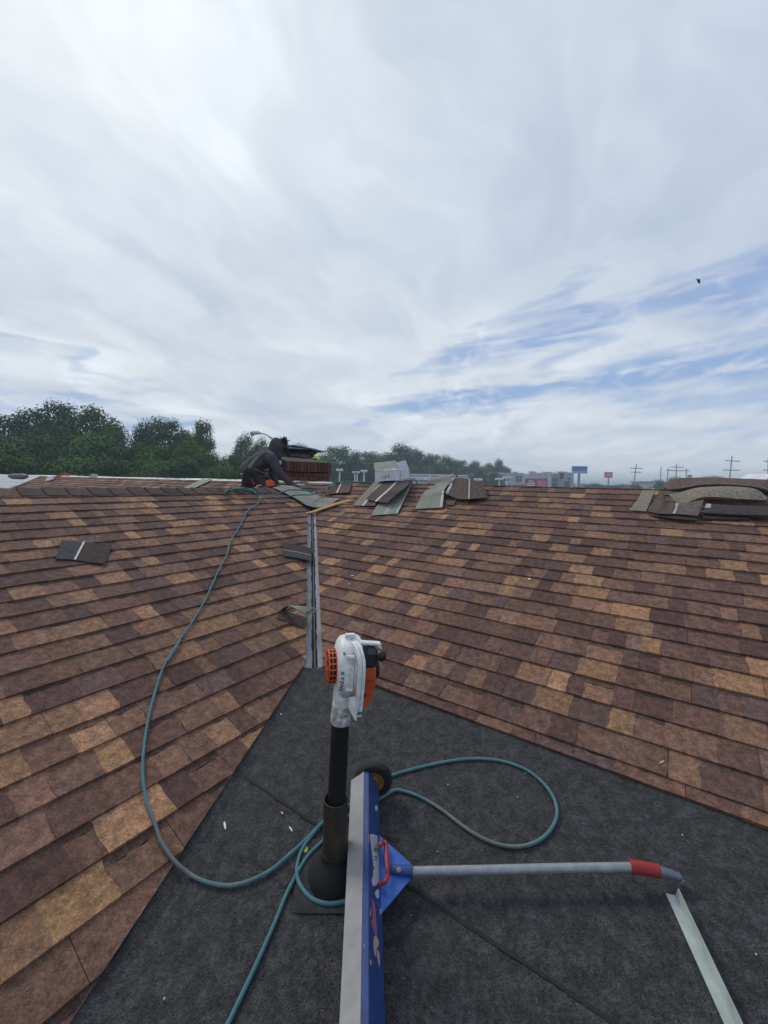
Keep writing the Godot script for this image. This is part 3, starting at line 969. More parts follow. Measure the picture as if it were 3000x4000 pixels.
	for q in [[0.050, 0.055], [0.050, -0.055], [-0.012, 0.080]]:
		st = begin()
		lathe(st, H * Transform3D(Basis(Vector3.RIGHT, PI / 2), Vector3(q[0], 0.205 + q[1], 0.076 if q[1] > 0.06 else 0.087)), [Vector2(0.0, 0.006), Vector2(0.0035, 0.0055), Vector2(0.0035, -0.006)], 10)
		obj("screw", st, mat(srgb(70, 70, 70), 0.5, null, 1.0, false, 0.4), b)
	st = begin()
	lathe(st, ax, [Vector2(0.1097, -0.0009), Vector2(0.1097, 0.0009)], 56)
	obj("seam_line", st, mat(srgb(92, 92, 92), 0.9), b)
	# cast lettering on the curved left cheek
	var sf := SystemFont.new()
	sf.font_names = PackedStringArray(["Droid Sans"])
	sf.font_weight = 700
	sf.font_italic = true
	var ink := mat(srgb(52, 50, 48), 0.7)
	# reading downwards round the bevel of the housing, one letter after another
	for i in 5:
		var tm := TextMesh.new()
		tm.font = sf
		tm.text = ["S", "T", "I", "H", "L"][i]
		tm.font_size = 32
		tm.pixel_size = 0.00088
		tm.depth = 0.0010
		tm.material = ink
		var tmi := MeshInstance3D.new()
		tmi.mesh = tm
		tmi.name = "cheek_letter" if i == 0 else "cheek_letter_%03d" % i
		b.add_child(tmi)
		var an: float = [0.15, -0.02, -0.16, -0.33, -0.53][i]
		var rad := Vector3(0, sin(an), cos(an))
		var lt := Vector3(0, -cos(an), sin(an))
		var nrm := Vector3(-0.70, 0, 0) + rad * 0.714
		tmi.transform = B.affine_inverse() * H * Transform3D(Basis(lt, nrm.cross(lt), nrm).scaled_local(Vector3(1.0, 0.72, 1.0)), Vector3(-0.0165, 0.205, -0.012) + rad * 0.0998)
	# orange intake cage
	var org: StandardMaterial3D = mats.orange
	st = begin()
	lathe(st, ax, [Vector2(0.058, 0.052), Vector2(0.0605, 0.056), Vector2(0.0605, 0.060)], 48)
	lathe(st, ax, [Vector2(0.0605, 0.070), Vector2(0.0605, 0.0735)], 48)
	lathe(st, ax, [Vector2(0.0605, 0.083), Vector2(0.0595, 0.0865), Vector2(0.054, 0.0885)], 48)
	lathe(st, ax, [Vector2(0.047, 0.0895), Vector2(0.040, 0.0905)], 48)
	lathe(st, ax, [Vector2(0.033, 0.0915), Vector2(0.026, 0.092)], 48)
	lathe(st, ax, [Vector2(0.019, 0.0925), Vector2(0.0, 0.093)], 48)
	for k in 18:
		var a := TAU * k / 18
		var r := Basis(Vector3.UP, a)
		box(st, ax * Transform3D(r, r * Vector3(0.0597, 0.0715, 0)), Vector3(0.0022, 0.031, 0.0062))
		if k % 2 == 0:
			box(st, ax * Transform3D(r, r * Vector3(0.036, 0.0905, 0)), Vector3(0.042, 0.003, 0.0055))
	obj("intake_cage", st, org, b)
	st = begin()
	lathe(st, ax, [Vector2(0.056, 0.052), Vector2(0.056, 0.083), Vector2(0.0, 0.084)], 40)
	obj("intake_filter", st, mat(srgb(60, 26, 16), 0.9), b)
	# rear handle, a loop standing off the housing towards the viewer
	st = begin()
	var hp := smooth_path([Vector3(0.030, 0.298, 0.028), Vector3(0.036, 0.300, 0.060), Vector3(0.043, 0.290, 0.092), Vector3(0.048, 0.268, 0.112), Vector3(0.049, 0.235, 0.119), Vector3(0.048, 0.19, 0.119), Vector3(0.047, 0.145, 0.117), Vector3(0.045, 0.102, 0.112)], 5)
	for sx in [-0.0068, 0.0068]:
		var rg: Array = []
		for i in hp.size():
			var d := (hp[min(i + 1, hp.size() - 1)] - hp[max(i - 1, 0)]).normalized()
			var zb := Vector3.RIGHT.cross(d).normalized()
			var ring: Array = []
			for q in [[-1, -0.8], [-0.8, -1], [0.8, -1], [1, -0.8], [1, 0.8], [0.8, 1], [-0.8, 1], [-1, 0.8]]:
				ring.append(H * (hp[i] + Vector3(sx + q[0] * 0.0065, 0, 0) + zb * (q[1] * 0.013)))
			rg.append(ring)
		for i in rg.size() - 1:
			for k in 8:
				var l := (k + 1) % 8
				quad(st, rg[i][k], rg[i][l], rg[i + 1][l], rg[i + 1][k], (rg[i][k] + rg[i][l]) * 0.5 - H * (hp[i] + Vector3(sx, 0, 0)))
		for k in range(1, 7):
			tri(st, rg[-1][0], rg[-1][k], rg[-1][k + 1], -H.basis.y)
	obj("handle_loop", st, wht, b)
	st = begin()
	slab(st, [H * Vector3(0.012, 0.135, 0.088), H * Vector3(0.033, 0.145, 0.104), H * Vector3(0.035, 0.120, 0.126), H * Vector3(0.035, 0.068, 0.120), H * Vector3(0.012, 0.098, 0.096)], H.basis * Vector3(0.004, 0.0, 0.004))
	slab(st, [H * Vector3(0.010, 0.128, 0.080), H * Vector3(0.012, 0.137, 0.092), H * Vector3(0.034, 0.075, 0.118), H * Vector3(0.030, 0.070, 0.09)], H.basis * Vector3(0.006, 0.0, -0.002))
	obj("handle_bracket", st, wht, b)
	st = begin()
	box(st, H * Transform3D(Basis.IDENTITY, Vector3(0.047, 0.090, 0.110)), Vector3(0.017, 0.022, 0.018), 0.004)
	rod(st, H * Vector3(0.038, 0.080, 0.116), H * Vector3(0.057, 0.080, 0.116), 0.008)
	obj("handle_clamp", st, mat(srgb(150, 152, 150), 0.35, null, 1.0, false, 0.7), b)
	st = begin()
	box(st, H * Transform3D(Basis.IDENTITY, Vector3(0.022, 0.318, 0.0)), Vector3(0.040, 0.018, 0.022), 0.003)
	box(st, H * Transform3D(Basis(Vector3.BACK, -0.10), Vector3(0.100, 0.297, 0.02)), Vector3(0.085, 0.010, 0.03), 0.003)
	box(st, H * Transform3D(Basis(Vector3.BACK, -0.75), Vector3(0.135, 0.284, 0.02)), Vector3(0.03, 0.009, 0.03), 0.003)
	obj("top_bracket", st, wht, b)
	st = begin()
	box(st, H * Transform3D(Basis(Vector3.BACK, -0.06), Vector3(0.098, 0.252, 0.018)), Vector3(0.058, 0.068, 0.09), 0.014)
	box(st, H * Transform3D(Basis.IDENTITY, Vector3(0.075, 0.20, 0.01)), Vector3(0.02, 0.06, 0.08), 0.004)
	obj("engine_cover", st, mat(srgb(48, 49, 53), 0.6, mats.soft, 8.0), b)
	st = begin()
	lathe(st, H * Transform3D(Basis(Vector3.RIGHT, PI / 2 - 0.15), Vector3(0.135, 0.268, 0.066)), [Vector2(0.0, 0.017), Vector2(0.013, 0.016), Vector2(0.018, 0.012), Vector2(0.0195, 0.004), Vector2(0.0195, -0.02), Vector2(0.0, -0.02)], 28)
	box(st, H * Transform3D(Basis.IDENTITY, Vector3(0.118, 0.262, 0.058)), Vector3(0.014, 0.008, 0.01), 0.002)
	obj("round_knob", st, mat(srgb(24, 24, 26), 0.5), b)
	st = begin()
	slab(st, [H * Vector3(0.072, 0.222, -0.06), H * Vector3(0.112, 0.248, -0.06), H * Vector3(0.122, 0.228, -0.06), H * Vector3(0.127, 0.175, -0.06), H * Vector3(0.124, 0.140, -0.06), H * Vector3(0.115, 0.095, -0.06), H * Vector3(0.096, 0.068, -0.06), H * Vector3(0.072, 0.070, -0.06)], H.basis * Vector3(0, 0, 0.098))
	box(st, H * Transform3D(Basis(Vector3.BACK, 0.05), Vector3(0.097, 0.193, 0.042)), Vector3(0.05, 0.055, 0.024), 0.009)
	obj("engine_shroud", st, org, b)
	st = begin()
	lathe(st, H * Transform3D(Basis(Vector3.BACK, -PI / 2), Vector3(0.122, 0.192, 0.0)), [Vector2(0.034, 0.0), Vector2(0.034, 0.012), Vector2(0.030, 0.020), Vector2(0.0, 0.022)], 24)
	obj("starter_cap", st, mats.rubber, b)
	st = begin()
	lathe(st, H * Transform3D(Basis(Vector3.RIGHT, PI / 2), Vector3(0.078, 0.112, 0.0385)), [Vector2(0.0, 0.001), Vector2(0.012, 0.001), Vector2(0.012, -0.001)], 18)
	obj("exhaust_port", st, mat(srgb(18, 15, 14), 0.9), b)

# ---------------------------------------------------------------- magnetic sweeper
func build_sweeper() -> void:
	var F := Vector3(-0.050, 4.830, -1.540)
	var E := Vector3(-0.022, 4.737, -0.849)
	var T := (E - F).normalized()
	var ln := F.distance_to(E)
	var S := Vector3(1, 0, 0).slide(T).normalized()
	var N := S.cross(T).normalized()
	if N.y < 0.0:
		N = -N
	var sw := thing("magnetic_sweeper", "blue and grey magnetic sweeper lying on its side on the membrane with handle stretched right", "magnetic sweeper", F)
	var blue := mat(srgb(36, 70, 134), 0.5, speckle(256, 81, 0.62, 1.05, 0.12, 0.03, 0.01), 5.0)
	var sec := [Vector2(0.010, 0.058), Vector2(-0.007, 0.057), Vector2(-0.055, 0.013), Vector2(-0.016, -0.054), Vector2(0.050, -0.010), Vector2(0.0125, 0.0555)]
	var pl: Array = []
	for q in sec:
		pl.append(F + S * q.x + N * q.y)
	var st := begin()
	slab(st, pl, T * ln)
	obj("magnet_bar", st, blue, sw)
	var A: Vector3 = pl[1]
	var Bp: Vector3 = pl[2]
	var gn := (Bp - A).cross(T).normalized()
	if gn.y < 0.0:
		gn = -gn
	st = begin()
	slab(st, [A + gn * 0.0004, Bp + gn * 0.0004, Bp + gn * 0.0004 + T * ln, A + gn * 0.0004 + T * ln], gn * 0.0016)
	obj("grey_cover", st, mat(srgb(168, 167, 168), 0.55, speckle(256, 83, 0.78, 1.0, 0.12, 0.02, 0.012), 4.0), sw)
	# paint wear and painted flames on the blue side
	var worn := mat(srgb(176, 182, 192), 0.7, mats.soft, 20.0)
	for w in [[Vector3(-0.029, 4.853, -1.279), Vector3(-0.020, 4.839, -1.298), Vector3(-0.010, 4.823, -1.313), Vector3(-0.001, 4.809, -1.325), Vector3(0.002, 4.801, -1.290), Vector3(0.006, 4.793, -1.258), Vector3(0.007, 4.789, -1.222), Vector3(0.008, 4.785, -1.188), Vector3(-0.001, 4.798, -1.163), Vector3(-0.011, 4.814, -1.143), Vector3(-0.015, 4.821, -1.151), Vector3(-0.018, 4.826, -1.164), Vector3(-0.023, 4.835, -1.167), Vector3(-0.025, 4.840, -1.193), Vector3(-0.025, 4.841, -1.218), Vector3(-0.028, 4.848, -1.250)], [Vector3(-0.030, 4.834, -0.971), Vector3(-0.028, 4.831, -0.976), Vector3(-0.027, 4.829, -0.975), Vector3(-0.027, 4.829, -0.970), Vector3(-0.029, 4.831, -0.967)], [Vector3(-0.013, 4.805, -0.961), Vector3(-0.011, 4.802, -0.965), Vector3(-0.009, 4.798, -0.960), Vector3(-0.009, 4.797, -0.955), Vector3(-0.010, 4.799, -0.951), Vector3(-0.012, 4.803, -0.955)], [Vector3(-0.010, 4.831, -1.431), Vector3(-0.004, 4.821, -1.441), Vector3(-0.001, 4.816, -1.434), Vector3(-0.004, 4.819, -1.419), Vector3(-0.010, 4.829, -1.411), Vector3(-0.012, 4.833, -1.418)], [Vector3(-0.005, 4.803, -1.137), Vector3(0.003, 4.790, -1.159), Vector3(0.008, 4.782, -1.162), Vector3(0.008, 4.781, -1.142), Vector3(0.002, 4.791, -1.129), Vector3(-0.003, 4.800, -1.129)], [Vector3(0.010, 4.777, -1.113), Vector3(0.014, 4.770, -1.119), Vector3(0.014, 4.770, -1.104), Vector3(0.012, 4.772, -1.100)]]:
		st = begin()
		slab(st, w, Vector3(0.0003, 0.0003, 0.0001))
		obj("worn_paint", st, worn, sw)
	for w in [[Vector3(-0.066, 4.860, -1.455), Vector3(-0.058, 4.864, -1.447), Vector3(-0.055, 4.861, -1.413), Vector3(-0.060, 4.858, -1.420)], [Vector3(-0.057, 4.852, -1.365), Vector3(-0.053, 4.854, -1.364), Vector3(-0.051, 4.849, -1.325), Vector3(-0.054, 4.848, -1.331)], [Vector3(-0.076, 4.816, -1.233), Vector3(-0.066, 4.822, -1.224), Vector3(-0.068, 4.819, -1.217), Vector3(-0.074, 4.815, -1.222)]]:
		st = begin()
		slab(st, w, Vector3(0.0001, 0.0003, 0.0002))
		obj("rust_stain", st, mat(srgb(150, 136, 118), 0.8, mats.soft, 30.0), sw)
	for w in [[Vector3(-0.011, 4.823, -1.263), Vector3(-0.006, 4.814, -1.270), Vector3(-0.003, 4.810, -1.267), Vector3(-0.008, 4.816, -1.257), Vector3(-0.010, 4.821, -1.258)], [Vector3(-0.009, 4.818, -1.239), Vector3(0.002, 4.801, -1.253), Vector3(0.001, 4.801, -1.250), Vector3(-0.009, 4.817, -1.236)], [Vector3(-0.008, 4.815, -1.232), Vector3(0.000, 4.802, -1.242), Vector3(-0.000, 4.803, -1.238), Vector3(-0.007, 4.814, -1.230)], [Vector3(-0.017, 4.827, -1.196), Vector3(-0.007, 4.812, -1.206), Vector3(-0.009, 4.815, -1.195), Vector3(-0.015, 4.824, -1.189)]]:
		st = begin()
		slab(st, w, Vector3(0.0002, 0.0002, 0.0001))
		obj("scratch", st, mat(srgb(64, 70, 92), 0.8), sw)
	st = begin()
	slab(st, [Vector3(-0.014, 4.815, -1.098), Vector3(-0.011, 4.811, -1.111), Vector3(-0.006, 4.803, -1.106), Vector3(-0.002, 4.796, -1.096), Vector3(-0.000, 4.791, -1.074), Vector3(0.002, 4.785, -1.059), Vector3(0.004, 4.781, -1.040), Vector3(-0.001, 4.789, -1.030), Vector3(-0.006, 4.798, -1.040), Vector3(-0.013, 4.810, -1.042), Vector3(-0.016, 4.816, -1.054), Vector3(-0.016, 4.816, -1.071)], Vector3(0.0003, 0.0003, 0.0001))
	obj("flame_print", st, mat(srgb(142, 78, 98), 0.6), sw)
	var tan := mat(srgb(158, 138, 118), 0.6)
	st = begin()
	slab(st, [Vector3(-0.004, 4.794, -1.025), Vector3(0.001, 4.786, -1.034), Vector3(0.004, 4.780, -1.035), Vector3(0.009, 4.773, -1.028), Vector3(0.006, 4.776, -1.011), Vector3(0.003, 4.782, -1.011), Vector3(0.002, 4.781, -0.987), Vector3(-0.001, 4.786, -0.987), Vector3(-0.006, 4.795, -0.999), Vector3(-0.007, 4.797, -1.011)], Vector3(0.0003, 0.0003, 0.0001))
	obj("flame_print", st, tan, sw)
	st = begin()
	slab(st, [Vector3(0.004, 4.780, -1.005), Vector3(0.007, 4.774, -1.009), Vector3(0.011, 4.768, -1.005), Vector3(0.012, 4.764, -0.991), Vector3(0.012, 4.764, -0.977), Vector3(0.009, 4.769, -0.981), Vector3(0.005, 4.776, -0.991)], Vector3(0.0003, 0.0003, 0.0001))
	obj("flame_print", st, tan, sw)
	st = begin()
	slab(st, [Vector3(-0.015, 4.817, -1.079), Vector3(-0.014, 4.814, -1.078), Vector3(-0.014, 4.814, -1.063), Vector3(-0.016, 4.817, -1.055), Vector3(-0.017, 4.819, -1.063)], Vector3(0.0003, 0.0003, 0.0001))
	obj("flame_print", st, tan, sw)
	# wheels at both ends
	for e in [0, 1]:
		var c: Vector3 = Vector3(-0.022, 4.833, -1.535) - T * 0.022 if e == 0 else Vector3(-0.018, 4.744, -0.834) + T * 0.022
		var fr := Transform3D(frame_of(T), c)
		st = begin()
		lathe(st, fr, [Vector2(0.044, -0.017), Vector2(0.060, -0.019), Vector2(0.070, -0.017), Vector2(0.0745, -0.011), Vector2(0.0755, 0.0), Vector2(0.0745, 0.011), Vector2(0.070, 0.017), Vector2(0.060, 0.019), Vector2(0.044, 0.017)], 44)
		var ty := obj("wheel", st, mats.rubber, sw)
		st = begin()
		lathe(st, fr, [Vector2(0.0, -0.012), Vector2(0.030, -0.012), Vector2(0.045, -0.016), Vector2(0.046, 0.0), Vector2(0.045, 0.016), Vector2(0.034, 0.011), Vector2(0.020, 0.009), Vector2(0.016, 0.016), Vector2(0.0, 0.016)], 32)
		obj("hub", st, mat(srgb(166, 116, 42), 0.55, mats.soft, 9.0), ty)
		st = begin()
		rod(st, c - T * 0.03, c + T * 0.03, 0.007)
		obj("axle", st, mats.steel, ty)
	# the handle plate, pole and grip
	st = begin()
	var tip: Vector3 = Vector3(0.120, 4.779, -1.228)
	slab(st, [Vector3(0.002, 4.796, -1.343), Vector3(0.117, 4.783, -1.240), Vector3(0.120, 4.781, -1.225), Vector3(0.115, 4.779, -1.213), Vector3(0.012, 4.764, -1.105)], NM * 0.003)
	obj("handle_plate", st, mat(srgb(42, 96, 188), 0.45, speckle(256, 85, 0.75, 1.0, 0.1, 0.03, 0.01), 6.0), sw)
	st = begin()
	tube(st, PackedVector3Array([Vector3(0.040, 4.784, -1.227), Vector3(0.112, 4.789, -1.218)]), [0.0135, 0.0165], 12)
	obj("pole_socket", st, blue, sw)
	st = begin()
	lathe(st, Transform3D(frame_of(NM), Vector3(0.068, 4.797, -1.214)), [Vector2(0.0, 0.005), Vector2(0.006, 0.004), Vector2(0.0085, 0.001), Vector2(0.0085, 0.0)], 14)
	obj("plate_bolt", st, mats.steel, sw)
	st = begin()
	var pole := PackedVector3Array([Vector3(0.102, 4.785, -1.222), Vector3(0.339, 4.806, -1.211), Vector3(0.572, 4.827, -1.201), Vector3(0.775, 4.845, -1.190)])
	tube(st, pole, 0.0128, 14)
	obj("handle_pole", st, mat(srgb(166, 168, 172), 0.42, speckle(256, 86, 0.7, 1.0, 0.1, 0.04, 0.01), 9.0, false, 0.3), sw)
	st = begin()
	tube(st, smooth_path([Vector3(0.772, 4.843, -1.193), Vector3(0.799, 4.845, -1.189), Vector3(0.829, 4.842, -1.187), Vector3(0.852, 4.843, -1.180)], 4), 0.0178, 16)
	obj("red_grip", st, mat(srgb(166, 40, 40), 0.6, mats.soft, 10.0), sw)
	st = begin()
	tube(st, smooth_path([Vector3(0.849, 4.842, -1.182), Vector3(0.884, 4.832, -1.184), Vector3(0.916, 4.821, -1.184)], 4), [0.0138, 0.0138, 0.0138, 0.0136, 0.0132, 0.013, 0.0128, 0.0125, 0.0115], 14)
	obj("pole_tip", st, mat(srgb(128, 134, 148), 0.4, mats.soft, 8.0, false, 0.4), sw)
	st = begin()
	tube(st, smooth_path([Vector3(0.001, 4.809, -1.282), Vector3(0.011, 4.827, -1.273), Vector3(0.021, 4.812, -1.297), Vector3(0.027, 4.816, -1.288), Vector3(0.029, 4.812, -1.278), Vector3(0.030, 4.812, -1.239), Vector3(0.032, 4.806, -1.205), Vector3(0.033, 4.797, -1.193), Vector3(0.027, 4.804, -1.171), Vector3(0.017, 4.794, -1.173), Vector3(0.007, 4.788, -1.174)], 4), 0.0068, 12)
	obj("release_handle", st, mat(srgb(168, 50, 58), 0.5, mats.soft, 12.0), sw)
	st = begin()
	rod(st, Vector3(-0.007, 4.816, -1.267), Vector3(0.001, 4.823, -1.267), 0.006)
	obj("release_pin", st, mats.steel, sw)
	# white angle flashing at the lower right
	var an := thing("metal_angle", "long white metal angle strip lying on the membrane near the pole tip", "metal trim")
	var far := [Vector3(0.861, 4.793, -1.160), Vector3(0.885, 4.793, -1.153), Vector3(0.882, 4.832, -1.138)]
	var near := [Vector3(0.818, 4.752, -0.888), Vector3(0.844, 4.752, -0.888), Vector3(0.837, 4.790, -0.861)]
	for i in 2:
		st = begin()
		var a0: Vector3 = far[i]
		var a1: Vector3 = far[i + 1]
		var b0: Vector3 = near[i] + (near[i] - far[i]) * 1.3
		var b1: Vector3 = near[i + 1] + (near[i + 1] - far[i + 1]) * 1.3
		var nn := (b0 - a0).cross(a1 - a0).normalized()
		if nn.dot(CAM - a0) < 0.0:
			nn = -nn
		slab(st, [a0, a1, b1, b0], nn * 0.0012)
		obj("flange", st, mat(srgb(196, 208, 204), 0.4, mats.soft, 3.0), an)

# ---------------------------------------------------------------- loose shingles and litter on the roofs
func loose(called: String, label: String, st: Array, face: Vector3, top: Material, under: Material, sag := 0.0, th := 0.004, tone := Color(1, 1, 1), cat := "shingle") -> Node3D:
	var o := thing(called, label, cat, st[0][0])
	var a := begin()
	a.set_color(tone)
	var b := begin()
	b.set_color(tone)
	sheet(a, b, st, th, face, sag)
	join(a, top, b, under, "sheet", o)
	return o

func stripe(o: Node3D, called: String, st: Array, face: Vector3, m: Material, u0: float, u1: float, sag := 0.0, v0 := 0.0, v1 := 1.0, tone := Color(1, 1, 1), lift := 0.0045) -> void:
	var a := begin()
	a.set_color(tone)
	sheet(a, a, st, 0.0012, face, sag, u0, u1, lift, 6, v0, v1)
	obj(called, a, m, o)

func build_loose() -> void:
	rng.seed = 808
	var brown := vcol(126, 102, 90)
	var dark := vcol(94, 78, 72)
	var slate := vcol(86, 86, 90)
	var sm: Material = mats.shingle
	var um: Material = mats.under
	var ed: Material = mats.under_edge
	# flat piece on the left slope
	var st: Array = [[Vector3(-2.270, 5.537, -2.924), Vector3(-2.145, 5.450, -2.703)], [Vector3(-2.214, 5.526, -2.963), Vector3(-2.102, 5.441, -2.732)], [Vector3(-2.159, 5.516, -2.997), Vector3(-2.054, 5.432, -2.760)], [Vector3(-2.084, 5.502, -3.029), Vector3(-1.975, 5.415, -2.783)], [Vector3(-2.004, 5.488, -3.059), Vector3(-1.893, 5.399, -2.808)]]
	var o := loose("loose_shingle", "dark loose shingle with pale stripe lying flat on the left slope", st, NL, sm, ed, 0.0, 0.004, vcol(82, 68, 64))
	stripe(o, "grey_half", st, NL, sm, 0.0, 1.0, 0.0, 0.0, 0.44, slate)
	stripe(o, "pale_stripe", st, NL, mats.release, 0.0, 1.0, 0.0, 0.44, 0.49, Color(1, 1, 1), 0.0062)
	# two-tone piece lapping the valley metal
	st = [[Vector3(-0.985, 5.383, -4.041), Vector3(-0.911, 5.302, -3.771)], [Vector3(-0.904, 5.367, -4.072), Vector3(-0.845, 5.288, -3.790)], [Vector3(-0.814, 5.349, -4.087), Vector3(-0.752, 5.270, -3.811)], [Vector3(-0.716, 5.325, -4.089), Vector3(-0.658, 5.248, -3.814)]]
	o = loose("loose_shingle", "two-tone loose shingle strip overhanging the middle of the metal valley", st, NL, sm, ed, 0.0, 0.004, vcol(88, 70, 66))
	stripe(o, "grey_half", st, NL, sm, 0.58, 1.0, 0.0, 0.0, 1.0, slate)
	stripe(o, "pale_line", st, NL, mats.release, 0.555, 0.58)
	# curled piece at the foot of the valley
	st = [[Vector3(-0.729, 5.035, -2.835), Vector3(-0.728, 5.057, -2.936)], [Vector3(-0.667, 5.016, -2.832), Vector3(-0.654, 5.037, -2.953)], [Vector3(-0.604, 4.996, -2.828), Vector3(-0.579, 5.016, -2.957)], [Vector3(-0.542, 4.978, -2.820), Vector3(-0.533, 5.001, -2.936)]]
	o = loose("curled_shingle", "curled shingle showing its grey underside over the valley metal", st, NL, sm, ed, 0.0, 0.004, vcol(96, 78, 70))
	var a := begin()
	var b := begin()
	b.set_color(vcol(60, 50, 47))
	var curl: Array = [[Vector3(-0.725, 5.059, -2.927), Vector3(-0.700, 5.060, -2.968)], [Vector3(-0.701, 5.086, -2.906), Vector3(-0.676, 5.084, -2.936)], [Vector3(-0.670, 5.104, -2.889), Vector3(-0.650, 5.103, -2.908)], [Vector3(-0.634, 5.110, -2.865), Vector3(-0.597, 5.106, -2.899)], [Vector3(-0.594, 5.102, -2.839), Vector3(-0.551, 5.103, -2.906)], [Vector3(-0.554, 5.084, -2.826), Vector3(-0.507, 5.092, -2.931)], [Vector3(-0.516, 5.059, -2.827), Vector3(-0.461, 5.069, -2.950)]]
	sheet(a, b, curl, 0.004, NL)
	join(a, um, b, sm, "rolled_end", o)
	for q in [[0.10, 0.42], [0.55, 0.9]]:
		stripe(o, "tar_dash", curl, NL, mats.tar_strip, q[0], q[1], 0.0, 0.88, 0.94)
	# long underside-up strip from the ridge across the head of the valley
	st = [[Vector3(-1.494, 5.885, -5.593), Vector3(-1.431, 5.916, -5.828)], [Vector3(-1.320, 5.819, -5.538), Vector3(-1.315, 5.906, -5.948)], [Vector3(-1.128, 5.740, -5.424), Vector3(-1.154, 5.854, -5.915)], [Vector3(-0.988, 5.683, -5.262), Vector3(-1.012, 5.808, -5.833)], [Vector3(-0.872, 5.655, -5.249), Vector3(-0.855, 5.778, -5.633)], [Vector3(-0.758, 5.664, -5.249), Vector3(-0.724, 5.767, -5.559)], [Vector3(-0.665, 5.704, -5.364), Vector3(-0.569, 5.766, -5.501)]]
	o = loose("upturned_shingle_strip", "long grey upturned shingle strip bent across the head of the valley", st, Vector3.UP, um, sm, 0.0, 0.005, vcol(88, 70, 66))
	stripe(o, "lamination_line", st, Vector3.UP, mats.tar_strip, 0.50, 0.53, 0.0, 0.0, 1.0, Color(1, 1, 1), 0.0052)
	# splintered board
	var bd := thing("splintered_board", "splintered yellow board lying across the metal valley", "board", Vector3(-0.869, 5.632, -5.239))
	var w := begin()
	st = [[Vector3(-1.054, 5.592, -4.843), Vector3(-1.051, 5.593, -4.854)], [Vector3(-1.002, 5.583, -5.106), Vector3(-0.997, 5.594, -5.138)], [Vector3(-0.860, 5.610, -5.095), Vector3(-0.888, 5.621, -5.150)], [Vector3(-0.747, 5.649, -5.176), Vector3(-0.781, 5.665, -5.251)], [Vector3(-0.569, 5.709, -5.245), Vector3(-0.603, 5.723, -5.316)], [Vector3(-0.401, 5.753, -5.237), Vector3(-0.441, 5.762, -5.294)]]
	sheet(w, w, st, 0.011, NR, 0.0)
	obj("plank", w, mats.wood, bd)
	# shingle with stripe near the ridge, left of the box
	st = [[Vector3(-0.755, 5.931, -6.234), Vector3(-0.823, 5.788, -5.746)], [Vector3(-0.642, 5.974, -6.217), Vector3(-0.658, 5.824, -5.712)], [Vector3(-0.549, 5.974, -6.176), Vector3(-0.549, 5.834, -5.652)], [Vector3(-0.469, 5.974, -6.082), Vector3(-0.472, 5.845, -5.615)]]
	o = loose("ridge_shingle", "grey and brown shingle with pale stripe leaning against the ridge under the hoses", st, NR, sm, ed, 0.0, 0.004, vcol(116, 100, 90))
	stripe(o, "brown_half", st, NR, sm, 0.0, 1.0, 0.0, 0.0, 0.33, brown)
	stripe(o, "pale_stripe", st, NR, mats.release, 0.0, 1.0, 0.0, 0.33, 0.40, Color(1, 1, 1), 0.0062)
	st = [[Vector3(-1.468, 5.958, -6.640), Vector3(-1.349, 5.903, -6.481)], [Vector3(-1.192, 5.975, -6.644), Vector3(-1.165, 5.879, -6.395)], [Vector3(-0.888, 5.991, -6.540), Vector3(-1.040, 5.868, -6.315)]]
	o = loose("bent_shingle", "bent brown shingle with wavy white edge beside the brick chimney", st, NR, sm, ed, 0.0, 0.004, vcol(112, 94, 84))
	stripe(o, "white_edge", st, NR, mats.white, 0.58, 0.70, 0.0, 0.1, 0.9)

	# the pile under the cardboard box
	st = [[Vector3(-0.130, 5.997, -5.979), Vector3(0.142, 6.010, -5.798)], [Vector3(-0.221, 5.894, -5.633), Vector3(0.040, 5.920, -5.468)], [Vector3(-0.306, 5.794, -5.407), Vector3(-0.036, 5.823, -5.243)], [Vector3(-0.389, 5.691, -5.140), Vector3(-0.111, 5.708, -4.943)]]
	o = loose("draped_shingle", "lowest tan gritted shingle draped down from the cardboard box", st, NR, sm, ed, 0.0, 0.004, brown)
	stripe(o, "tan_half", st, NR, mats.grit_tan, 0.0, 0.44)
	stripe(o, "pale_stripe", st, NR, mats.release, 0.44, 0.53)
	st = [[Vector3(0.129, 5.975, -5.749), Vector3(0.373, 6.012, -5.588)], [Vector3(0.028, 5.857, -5.341), Vector3(0.295, 5.878, -5.156)], [Vector3(-0.071, 5.729, -5.033), Vector3(0.217, 5.749, -4.864)], [Vector3(-0.151, 5.608, -4.716), Vector3(0.152, 5.646, -4.610)]]
	o = loose("draped_shingle", "grey underside of a shingle draped to the right below the cardboard box", st, NR, um, sm, 0.0, 0.004, dark)
	stripe(o, "lamination_line", st, NR, mats.release, 0.50, 0.53)
	stripe(o, "lamination_line", st, NR, mats.release, 0.57, 0.595)
	stripe(o, "edge_line", st, NR, mats.release, 0.93, 0.985)
	st = [[Vector3(-0.011, 5.993, -5.840), Vector3(0.371, 6.032, -5.568)], [Vector3(-0.116, 5.888, -5.404), Vector3(0.256, 5.930, -5.075)], [Vector3(-0.182, 5.822, -5.273), Vector3(0.141, 5.843, -4.910)], [Vector3(-0.227, 5.778, -5.180), Vector3(0.040, 5.752, -4.824)]]
	o = loose("draped_shingle", "topmost brown tabbed shingle draped from under the cardboard box", st, NR, sm, ed, -0.012, 0.005, vcol(110, 92, 86))
	stripe(o, "pale_stripe", st, NR, mats.release, 0.42, 0.50, -0.012)
	var tv := [0.22, 0.46, 0.70, 1.0]
	var prev := 0.0
